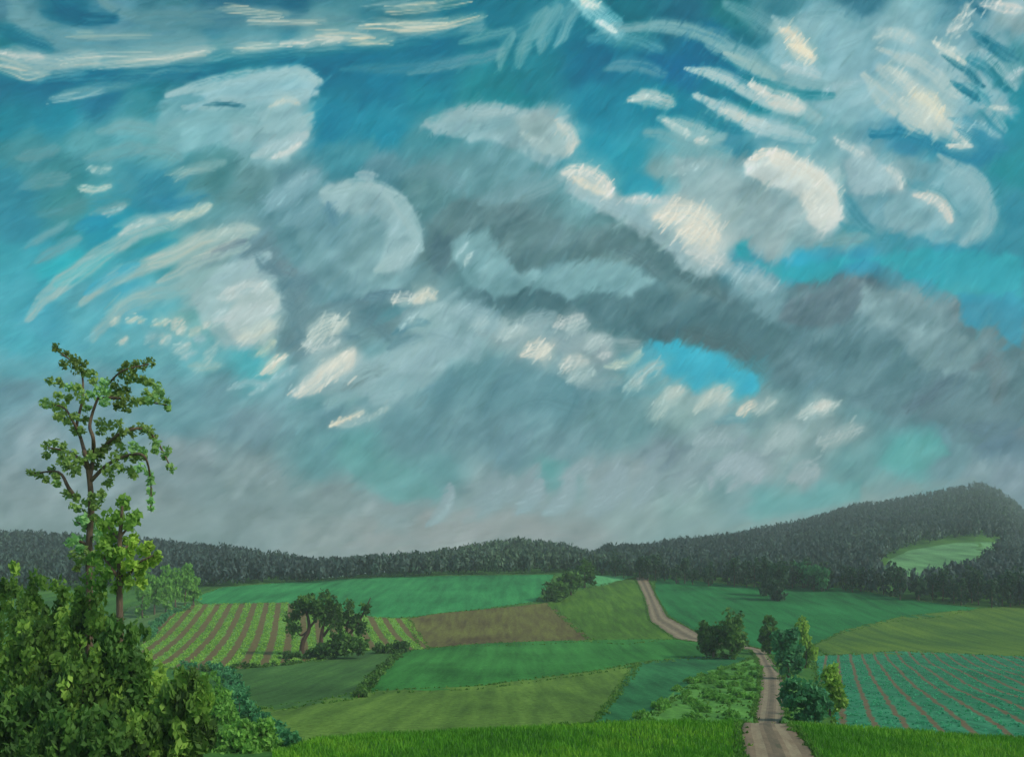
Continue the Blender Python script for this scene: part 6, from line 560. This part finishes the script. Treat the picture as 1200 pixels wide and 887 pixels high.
# ------------------------------------------------------------------ woods on the far hills
def wood_limits(t):
    a = np.asarray(WOOD_EDGE); return np.interp(t, a[:, 0], a[:, 1]), np.interp(t, a[:, 0], a[:, 2])
def build_wood():
    r = np.random.default_rng(21); pts = []
    for y0, y1, n in ((300, 480, 7000), (480, 700, 7500), (700, 1000, 6000), (1000, 1330, 4200)):
        m = n // 3; t = np.r_[r.uniform(-.75, .75, n), r.uniform(.75, 1.3, m) * np.where(r.random(m) < .5, -1, 1)]; y = r.uniform(y0, y1, n + m)
        b, e = wood_limits(t); k = (y > b + 4) & (y < e + 25)
        x = t * y; k &= ~inside(x, y, CLEARING)
        pts.append(np.c_[x[k], y[k]])
    P = np.vstack(pts); n = len(P); per = 34
    z = ground(P[:, 0], P[:, 1]); b, _ = wood_limits(P[:, 0] / P[:, 1])
    h = r.uniform(8.5, 11.5, n); tone_t = np.clip(.34 + .5 * np.exp(-((P[:, 0] + 5) / 55) ** 2) * (P[:, 1] < 640) + r.normal(0, .12, n) + .18 * np.sin(P[:, 0] * .021) * np.cos(P[:, 1] * .017), 0, 1)
    d = r.normal(size=(n, per, 3)); d /= np.linalg.norm(d, axis=-1, keepdims=True); d *= r.random((n, per, 1)) ** .35
    w = r.uniform(1.7, 2.9, n)
    C = np.stack([P[:, 0:1] + d[..., 0] * w[:, None], P[:, 1:2] + d[..., 1] * w[:, None], z[:, None] + h[:, None] * (.55 + .45 * d[..., 2])], -1)
    V, Fq = leaf_quads(C.reshape(-1, 3), r.uniform(.7, 1.3, n * per), r, .9, 2.1)
    tone = np.clip(tone_t[:, None] + r.normal(0, .03, (n, per)), 0, 1)
    o = mesh_np("forest", V, Fq, LEAF_WOOD, None, tone.ravel())
    nb = (d + np.array([0, -.25, .55])).reshape(-1, 3); nb /= np.linalg.norm(nb, axis=1, keepdims=True) + 1e-9
    at = o.data.attributes.new("bend", 'FLOAT_VECTOR', 'FACE'); at.data.foreach_set("vector", nb.astype(np.float32).ravel())
    tag(o, "dark grey green forest clothing the far hills and the mountain", "forest", kind="stuff")
build_wood()

def make_tree(name, label, cat, x, y, crowns, limbs, leaf, bark, leaf_size, per=22, up=.3, group=None, seed=1, clump=.9):
    """crowns: [(dx, dz, rx, rz, n, tone_lo, tone_hi)] and limbs [(points dx dy dz, radii)], measured from the foot."""
    z = float(ground(x, y)); root = empty(name, (x, y, z - .05)); tag(root, label, cat, group)
    r = np.random.default_rng(seed)
    cl = np.vstack([crown_clumps((dx, dy, dz), rx, min(rx, rz * 1.2) if rx > rz else rx, rz, n, clump, r, (lo, hi)) for dx, dy, dz, rx, rz, n, lo, hi in crowns])
    foliage("crown", cl, leaf, root, per, leaf_size, r, up)
    if limbs: tubes("trunk", limbs, bark, root)
    return root

# single trees along the edge of the wood: three kinds, copied
def wood_edge():
    kinds = []
    for k in range(4):
        r = np.random.default_rng(50 + k); root = empty("woodland_tree", (0, 0, 0))
        hh = (9.5, 11.5, 8.5, 12.5)[k]; w = (2.4, 2.7, 2.8, 2.2)[k]
        cl = crown_clumps((0, 0, hh * .56), w, w, hh * .46, 40, .8, r, (.15, .6))
        foliage("crown", cl, LEAF_EDGE, root, 12, .75, r, .8)
        tubes("trunk", [([(0, 0, 0), (.1, 0, hh * .4), (0, .1, hh * .8)], [.28, .2, .07])], BARK, root, 6)
        kinds.append(root)
    for i, (x, y, k, s) in enumerate(EDGE_TREES):
        src = kinds[k]
        if i < 4: o = kinds[i]
        else:
            o = src.copy(); COL.objects.link(o)
            for ch in [c for c in SRC_CH[src.name]]:
                c = ch.copy(); COL.objects.link(c); c.parent = o
        if i < 4: SRC_CH[o.name] = [c for c in bpy.data.objects if c.parent == o]
        o.location = (x, y, float(ground(x, y)) - .1); o.rotation_euler.z = i * 2.4; o.scale = (s, s, s)
        tag(o, "dark grey green tree in the front row of the right hand wood", "tree", "trees along the front edge of the right hand wood")
SRC_CH = {}
LEAF_EDGE = foliage_mat("wood edge leaf", (40, 62, 50), (54, 78, 60), (70, 98, 68), K_WOOD * .75, .4, (.96, 1.02, .8))
wood_edge()

# ------------------------------------------------------------------ trees of the middle distance
LEAFS = {'bank': LEAF_BANK, 'dark': LEAF_DARK, 'teal': LEAF_TEAL, 'olive': LEAF_OLIVE, 'bright': LEAF_BRIGHT, 'edge': LEAF_EDGE, 'tall': LEAF_TALL}
for q in MID_TREES:
    make_tree(q['name'], q['label'], q['cat'], q['x'], q['y'], q['crowns'], q['limbs'], LEAFS[q['leaf']], BARK_RED if q.get('red') else BARK,
              q['size'], q.get('per', 22), q.get('up', .3), q.get('group'), q['seed'], q['clump'])

# hedges
for label, path, hw, hh, leaf, seed in HEDGES:
    r = np.random.default_rng(seed); P = np.asarray(path, float)
    L = np.r_[0, np.cumsum(np.hypot(*np.diff(P, axis=0).T))]; n = int(L[-1] / (hw * .32)) + 4
    s = r.uniform(0, L[-1], n); x = np.interp(s, L, P[:, 0]); y = np.interp(s, L, P[:, 1])
    x0, y0 = P[0]; z0 = float(ground(x0, y0)); root = empty("hedge", (x0, y0, z0)); tag(root, label, "hedge")
    hmod = hh * (.75 + .25 * np.sin(s / hw * .8 + seed) + r.normal(0, .08, n))
    d = r.normal(size=(n, 2)) * hw * .4
    X, Y = x + d[:, 0], y + d[:, 1]; Z = ground(X, Y) + hmod * r.uniform(.1, .85, n)
    q = hw * r.uniform(.3, .55, n)
    foliage("foliage", np.c_[X - x0, Y - y0, Z - z0, q, q, q, r.uniform(.15, .75, n)], LEAFS[leaf], root, 20, hw * .28, r, .4)
    m = int(L[-1] / 2.2) + 2; ss = np.linspace(0, L[-1], m); stems = []
    for a in ss:
        u, v = np.interp(a, L, P[:, 0]), np.interp(a, L, P[:, 1]); w = float(ground(u, v)) - z0
        stems.append(([(u - x0, v - y0, w - .1), (u - x0 + r.normal(0, .15), v - y0, w + hh * .6)], [.07, .03]))
    for q in stems: tubes("stem", [q], BARK, root, 5)

# low bushes on the bank by the track
def bank_bushes():
    r = np.random.default_rng(5); root0 = empty("crop_bush", (0, 0, 0))
    cl = crown_clumps((0, 0, .55), 1.15, 1.15, .5, 20, .45, r, (.3, .8))
    foliage("foliage", cl, LEAF_BANK, root0, 18, .26, r, .5)
    tubes("stem", [([(0, 0, -.1), (.05, 0, .4), (.15, 0, .9)], [.05, .04, .02]), ([(0, 0, -.1), (-.1, .05, .7)], [.04, .02])], BARK, root0, 5)
    ch0 = [c for c in bpy.data.objects if c.parent == root0]
    for i, (x, y, s) in enumerate(BANK_BUSHES):
        o = root0
        if i:
            o = root0.copy(); COL.objects.link(o)
            for ch in ch0:
                c = ch.copy(); COL.objects.link(c); c.parent = o
        o.location = (x, y, float(ground(x, y))); o.rotation_euler.z = i * 1.7; o.scale = (s, s, s)
        tag(o, "low light green bush on the leafy bank left of the track", "bush", "low bushes on the bank left of the track")
bank_bushes()

# crops standing in the two striped fields
def crop(name, label, poly, ang, period, gap, n, size, leaf, lift, seed, wob):
    r = np.random.default_rng(seed); P = np.asarray(poly); a = math.radians(ang)
    x = r.uniform(P[:, 0].min(), P[:, 0].max(), n); y = r.uniform(P[:, 1].min(), P[:, 1].max(), n)
    xr = x * math.cos(a) - y * math.sin(a) + .5 * wob
    k = inside(x, y, P) & (np.abs(np.mod(xr / period, 1) - .5) > gap / 2 + .03); x, y = x[k], y[k]
    cl = np.c_[x, y, ground(x, y) + lift, np.full((len(x), 3), size) * [1, 1, .6], r.uniform(.3, .7, len(x))]
    tag(foliage(name, cl, leaf, None, 7, size * .8, r, .3), label, "crop", kind="stuff")
LEAF_STRIP = foliage_mat("strip crop leaf", (78, 110, 50), (94, 126, 58), (110, 140, 68), K_LEAF)
LEAF_CABBAGE = foliage_mat("cabbage leaf", (42, 104, 86), (48, 116, 98), (58, 128, 108), K_LEAF)
crop("strip_crop", "low green crop growing in strips between brown soil", FIELDS['strip_field'], -13.5, 4.3, .44, 11000, .34, LEAF_STRIP, .2, 3, 1.6)
crop("cabbage_crop", "blue green cabbage leaves between the red brown furrows", FIELDS['cabbage_field'], 20, 2.7, .21, 9000, .2, LEAF_CABBAGE, .15, 4, 1.1)

# rough grass in the meadows and along every field edge
def rough_grass():
    r = np.random.default_rng(17); X, Y, T = [], [], []
    for name, poly in FIELDS.items():
        if name in ('wood_clearing', 'bank_field'): continue
        P = np.asarray(poly); Q = np.roll(P, -1, 0); L = np.hypot(*(Q - P).T)
        m = int(L.sum() * (1.5 if P[:, 1].mean() < 180 else 1.2)); i = r.choice(len(P), m, p=L / L.sum()); f = r.random((m, 1))
        E = P[i] * (1 - f) + Q[i] * f + r.normal(0, .3, (m, 2)); X.append(E[:, 0]); Y.append(E[:, 1]); T.append(r.uniform(.35, .9, m))
    for name in ('bank_field', 'verge'):
        P = np.asarray(FIELDS[name]); m = 2600
        x = r.uniform(P[:, 0].min(), P[:, 0].max(), m); y = r.uniform(P[:, 1].min(), P[:, 1].max(), m); k = inside(x, y, P)
        k &= np.sin(x * .09 + 2 * np.sin(y * .05)) + r.normal(0, .6, m) > .2
        X.append(x[k]); Y.append(y[k]); T.append(r.uniform(.3, .9, k.sum()))
    A = np.asarray(TRACK_EDGES[0]); 
    for E_ in TRACK_EDGES:
        E_ = np.asarray(E_); L = np.r_[0, np.cumsum(np.hypot(*np.diff(E_, axis=0).T))]; m = int(L[-1] * 9); s_ = r.uniform(0, L[-1], m)
        X.append(np.interp(s_, L, E_[:, 0]) + r.normal(0, .22, m)); Y.append(np.interp(s_, L, E_[:, 1]) + r.normal(0, .22, m)); T.append(r.uniform(.2, .9, m))
    X, Y, T = map(np.concatenate, (X, Y, T)); k = ~inside(X, Y, TRACK_POLY) | (r.random(len(X)) < .12); X, Y, T = X[k], Y[k], T[k]
    n = len(X); sz = np.where(Y < 150, .16, .24)
    cl = np.c_[X, Y, ground(X, Y) + .08, sz * 1.2, sz * 1.2, sz * .8, T]
    m = foliage_mat("rough meadow grass", (46, 78, 36), (62, 100, 44), (84, 118, 54), K_LEAF * .72)
    tag(foliage("meadow_grass", cl, m, None, 6, .2, r, .9, 2.4), "rough grass tufts in the meadows and along the field edges and track", "grass", kind="stuff")
rough_grass()

# ------------------------------------------------------------------ foreground: grass, shrubs, sapling and tall tree
def blades(name, label, x, y, hmin, hmax, leaf, r, tone):
    n = len(x); z = ground(x, y); h = r.uniform(hmin, hmax, n); a = r.uniform(0, 2 * np.pi, n); w = r.uniform(.018, .04, n)
    lx, ly = r.normal(0, .3, n) * h, r.normal(0, .3, n) * h
    B = np.c_[x, y, z - .03]; W = np.c_[np.cos(a) * w, np.sin(a) * w, np.zeros(n)]; T = B + np.c_[lx, ly, h]
    M = B + np.c_[lx * .35, ly * .35, h * .6]
    V = np.stack([B - W, B + W, M + W * .8, T], 1); V2 = np.stack([M + W * .8, T, T, M - W * .8], 1)
    V = np.stack([B - W, B + W, M + W * .7, T, M - W * .7], 1).reshape(-1, 3); k = np.arange(n) * 5
    Fq = np.vstack([np.c_[k, k + 1, k + 2, k + 4], np.c_[k + 4, k + 2, k + 3, k + 3]])
    me_f = np.vstack([np.c_[k, k + 1, k + 2], np.c_[k, k + 2, k + 4], np.c_[k + 4, k + 2, k + 3]])
    return tag(mesh_np(name, V, me_f, leaf, None, np.r_[tone, tone, tone]), label, "grass", kind="stuff")
def build_grass():
    r = np.random.default_rng(9); n = 52000
    LEAF_GRASS = foliage_mat("grass blade", (40, 82, 14), (54, 100, 20), (84, 120, 32), K_GRASS, .3)
    y = 46 + 19 * r.random(n) ** 1.1; t = r.uniform(-.27, .62, n); x = t * y
    k = ~inside(x, y, TRACK_POLY); x, y = x[k], y[k]
    tone = np.clip(.45 + .22 * np.sin(x * .3 + 1.5 * np.sin(y * .3)) + .1 * np.sin(x * 1.7 + y) + r.normal(0, .13, len(x)), 0, 1)
    blades("grass", "rough bright green grass along the near rise", x, y, .18, .5, LEAF_GRASS, r, tone)
build_grass()

def shrub(label, x, y, dz, rx, rz, n, leaf, seed, tone, trunk=None, size=.165, per=32, name="shrub"):
    z = float(ground(x, y)); root = empty(name, (x, y, z)); tag(root, label, "bush" if name == "shrub" else "tree"); r = np.random.default_rng(seed)
    cl = crown_clumps((0, 0, dz), rx, rx * .8, rz, n, .27, r, tone, .3, .16)
    cl[:, 6] = np.clip(cl[:, 6] * .4 + .58 * (.5 + .5 * np.sin(cl[:, 0] * 4.2 + seed) * np.sin(cl[:, 2] * 1.9 + seed * 2)), 0, 1)
    cl[:, 5] *= 1.7; cl[:, 2] = np.maximum(cl[:, 2], .1)
    foliage("foliage", cl, leaf, root, per, size, r, .75, 2.0)
    st = []
    for i in range(5):
        a = r.uniform(0, 6.28); q = r.uniform(.2, .6) * rx
        st.append(([(0.1 * math.cos(a), .1 * math.sin(a), -.15), (q * .4 * math.cos(a), q * .4 * math.sin(a), dz * .5), (q * math.cos(a), q * math.sin(a), dz + rz * .4)], [.07, .05, .02]))
    tubes("stem" if not trunk else "trunk", trunk or st, BARK, root, 6)
    return root
SHRUBS = [('olive green shrub farthest back in the thicket, its left end',-25.77,46,5.34,2.21,5.24,195,LEAF_OLIVE,101,(0.1,0.7),{'trunk':None}),('tall mid green shrub in the back row left of the tall tree',-22.7,44,5.22,1.52,5.12,180,LEAF_OLIVE,102,(0.2,0.8),{'trunk':None}),('green shrub around the foot of the tall slim tree',-18.27,38.2,4.2,1.4,4.1,180,LEAF_OLIVE,103,(0.1,0.7),{'trunk':None}),('dark shrub below the young broad leaved tree',-15.65,35.5,3.25,1.09,3.15,167,LEAF_DARK,104,(0.2,0.9),{'trunk':None}),('broad mid green shrub in the middle of the thicket',-19.8,37,3.23,2.14,3.13,219,LEAF_OLIVE,105,(0.2,0.9),{'trunk':None}),('leafy green shrub right of the broad middle one',-16.84,35,2.61,1.62,2.51,168,LEAF_OLIVE,106,(0.1,0.8),{'trunk':None}),('light tipped shrub on the slope above the little tree',-15.04,36.5,2.46,0.95,2.32,110,LEAF_OLIVE,107,(0.2,0.9),{'trunk':None}),('dark low shrub in the near left corner',-17.8,32,1.53,1.91,1.48,140,LEAF_DARK,108,(0,0.7),{'trunk':None}),('dark green low shrub between the corner shrub and the little tree',-15.16,31,1.1,1.73,1.25,130,LEAF_DARK,109,(0.1,0.9),{'trunk':None}),('mid green low shrub left of the little tree',-13.89,32.5,1.1,1.25,1.56,120,LEAF_OLIVE,110,(0.1,0.7),{'trunk':None}),('little dark olive tree at the right end of the thicket',-12.2,33,1.92,1.02,1.82,162,LEAF_OLIVE,111,(0,0.6),{'trunk':[([(-0.7,0,0.18),(-0.67,0.05,1.29),(-0.76,-0.01,2.4),(-0.54,0.2,3.52)],[0.08,0.07,0.05,0.03]),([(-0.67,0,1.36),(-0.25,0,1.93),(0.19,0.03,2.63)],[0.05,0.04,0.03]),([(-0.67,0,0.97),(-0.03,-0.08,1.36),(0.6,-0.08,1.67)],[0.04,0.03,0.02])],'name':'small_tree','size':0.2})]
for q in SHRUBS: shrub(*q[:10], **q[10])

def leafy(name, label, cat, x, y, dabs, limbs, leaf, per, size, up, seed, sub=None):
    z = float(ground(x, y)); root = empty(name, (x, y, z)); tag(root, label, cat); r = np.random.default_rng(seed)
    D = np.asarray(dabs, float).copy(); D[:, :3] -= (x, y, z)
    foliage("crown", D, leaf, root, per, size, r, up, 1.5, .07)
    T = [([(a - x, b - y, c - z) for a, b, c in P], R) for P, R in limbs]
    tr = tubes("trunk", T[:1], BARK, root, 10)
    for p in T[1:]: tubes("branch", [p], BARK, tr, 6)
    return root
leafy("tall_tree", "tall slim tree with thin open crown rising above the shrubs", "tree", *TALL['at'], TALL['dabs'], TALL['limbs'], LEAF_TALL, 34, .15, .1, 5)
leafy("young_tree", "young tree with broad leaves, its sunlit side coloured yellow green, beside the tall slim tree", "tree", *YOUNG['at'], YOUNG['dabs'], YOUNG['limbs'], LEAF_BRIGHT, 40, .19, .5, 6)

# ------------------------------------------------------------------ the air between here and the hills
def build_haze():
    x, y0, y1, z0, z1 = 1500., -160., 2300., -95., CAM_Z + 122.
    V = [(a, b, c) for a in (-x, x) for b in (y0, y1) for c in (z0, z1)]
    Fq = [(0, 1, 3, 2), (4, 6, 7, 5), (0, 4, 5, 1), (2, 3, 7, 6), (0, 2, 6, 4), (1, 5, 7, 3)]
    m, nt, out = new_mat("thin air")
    v = nt.nodes.new("ShaderNodeVolumePrincipled"); v.inputs["Color"].default_value = (.72, .84, .80, 1); v.inputs["Density"].default_value = HAZE
    v.inputs["Anisotropy"].default_value = 0.0
    nt.links.new(v.outputs[0], out.inputs["Volume"])
    o = mesh_np("haze", V, Fq, m); tag(o, "thin pale haze lying over the valley and hills", "haze", kind="stuff")
    scene.cycles.volume_bounces = 1
if HAZE > 0: build_haze()
